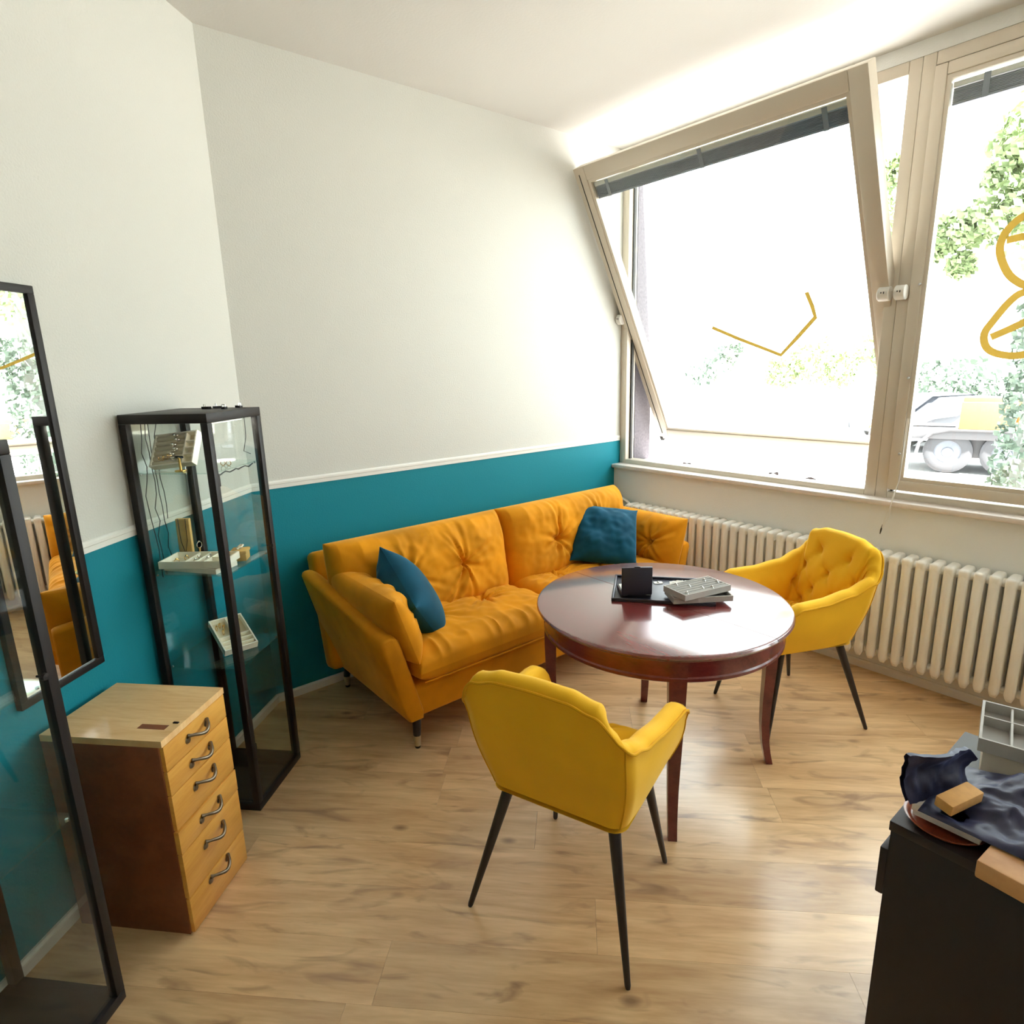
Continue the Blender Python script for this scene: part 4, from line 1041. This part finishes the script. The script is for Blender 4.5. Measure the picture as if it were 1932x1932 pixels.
# flat-bed truck with a yellow dropside body
q0, q1 = Vector((15.54, 1.55, -0.93)), Vector((15.79, 0.56, -0.85))
dirt = Vector((q1.x-q0.x, q1.y-q0.y, 0)).normalized(); c0 = Vector((q0.x, q0.y, GZ))
tk = thing('truck', 'orange yellow dropside truck with twin dark wheels outside', 'truck', c0, atan2(dirt.y, dirt.x))
bx('chassis', (-1.6, .05, .78), (4.5, 1.9, .98), 'truck_dark', tk, .02)
for k in range(4):
    bx('dropside', (.15+1.02*k, -.02, 1.02), (1.13+1.02*k, .04, 1.62), 'truck_yellow', tk, .02); bx('dropside', (.15+1.02*k, 1.9, 1.02), (1.13+1.02*k, 1.96, 1.62), 'truck_yellow', tk, .02)
bx('bed', (.12, .04, .98), (4.3, 1.9, 1.04), 'truck_yellow', tk, .01)
bx('drawbar', (-1.7, .8, .85), (.1, 1.1, .98), 'truck_yellow', tk, .02)
MB().tube([(-.60, .02, .42), (-.55, .02, .70), (-.32, .02, .92), (.0, .02, 1.0), (1.06, .02, 1.0), (1.38, .02, .92), (1.62, .02, .70), (1.66, .02, .42)], .04, 8).obj('fender', 'truck_dark', tk)
for x in (.0, 1.06):
    for y in (.10, 1.55):
        T = Matrix.Translation((x, y, .48)) @ Matrix.Rotation(-pi/2, 4, 'X')
        wh = MB().lathe([(.26, .02), (.40, .0), (.47, .03), (.48, .14), (.47, .26), (.40, .29), (.26, .27)], 32, T).obj('wheel', 'tyre', tk)
        MB().lathe([(0, .02), (.10, .0), (.12, .03), (.24, .05), (.26, .03)], 24, T).obj('hub', 'car_paint', wh)
bx('mud_guard', (.05, .30, .35), (1.0, .6, .95), 'truck_dark', tk, .03)
# parked cars far behind
def car(label, px, py, ang):
    p = Vector((px, py, 0)); c = thing('car', label, 'car', (p.x, p.y, GZ), ang, 'cars parked behind the truck')
    prof = [(-2.1, .35), (-2.15, .75), (-1.6, .95), (-1.0, 1.02), (-.5, 1.42), (.7, 1.46), (1.4, 1.05), (2.0, .95), (2.1, .5), (2.05, .35)]
    P = [[(x, y*s, z) for x, z in prof] for y, s in ((-.82, .92), (-.86, 1), (.86, 1), (.82, .92))]
    mb = MB().grid(P, wrap_v=True); n = len(prof); mb.f.append(tuple(range(n))); mb.f.append(tuple(3*n+i for i in range(n))[::-1]); mb.obj('car_body', 'car_paint', c, angle=30)
    for x in (-1.3, 1.3):
        for y in (-.86, .66):
            MB().lathe([(0, 0), (.26, 0), (.32, .04), (.32, .16), (.26, .2), (0, .2)], 20, Matrix.Translation((x, y, .32)) @ Matrix.Rotation(-pi/2, 4, 'X')).obj('wheel', 'tyre', c)
car('dark blue grey car parked left behind the truck', 22.13, 3.98, radians(-42)); car('dark car parked right behind the truck', 20.49, 2.39, radians(-42))
# dead leaves on the outer sill
for k, (y, x, l) in enumerate(((-.42, 2.83, 'curled grey leaf lying on the outer sill near the pier'), (-1.05, 2.85, 'thin brown leaf on the outer sill in the middle'), (-1.30, 2.80, 'pale curled leaf on the outer sill near the mullion'))):
    lf = thing('dry_leaf', l, 'leaf', (x, y, .9255), k*1.1)
    P = []
    for i in range(9):
        t = i/8; wdt = .022*sin(pi*t)**.8+.0015
        P.append([((t-.5)*.09, wdt*s, .002+.012*abs(s)*sin(pi*t)+.004*sin(5*t)+.004) for s in (-1, -.4, .4, 1)])
    m_ = MB().grid(P); m_.grid([[(x_, y_, z_-.0012) for x_, y_, z_ in r] for r in P], flip=True); m_.obj('blade', 'dry_leaf', lf)
    MB().tube([(.043, 0, .008), (.075, .004, .002)], .0015, 6).obj('stalk', 'dry_leaf', lf)
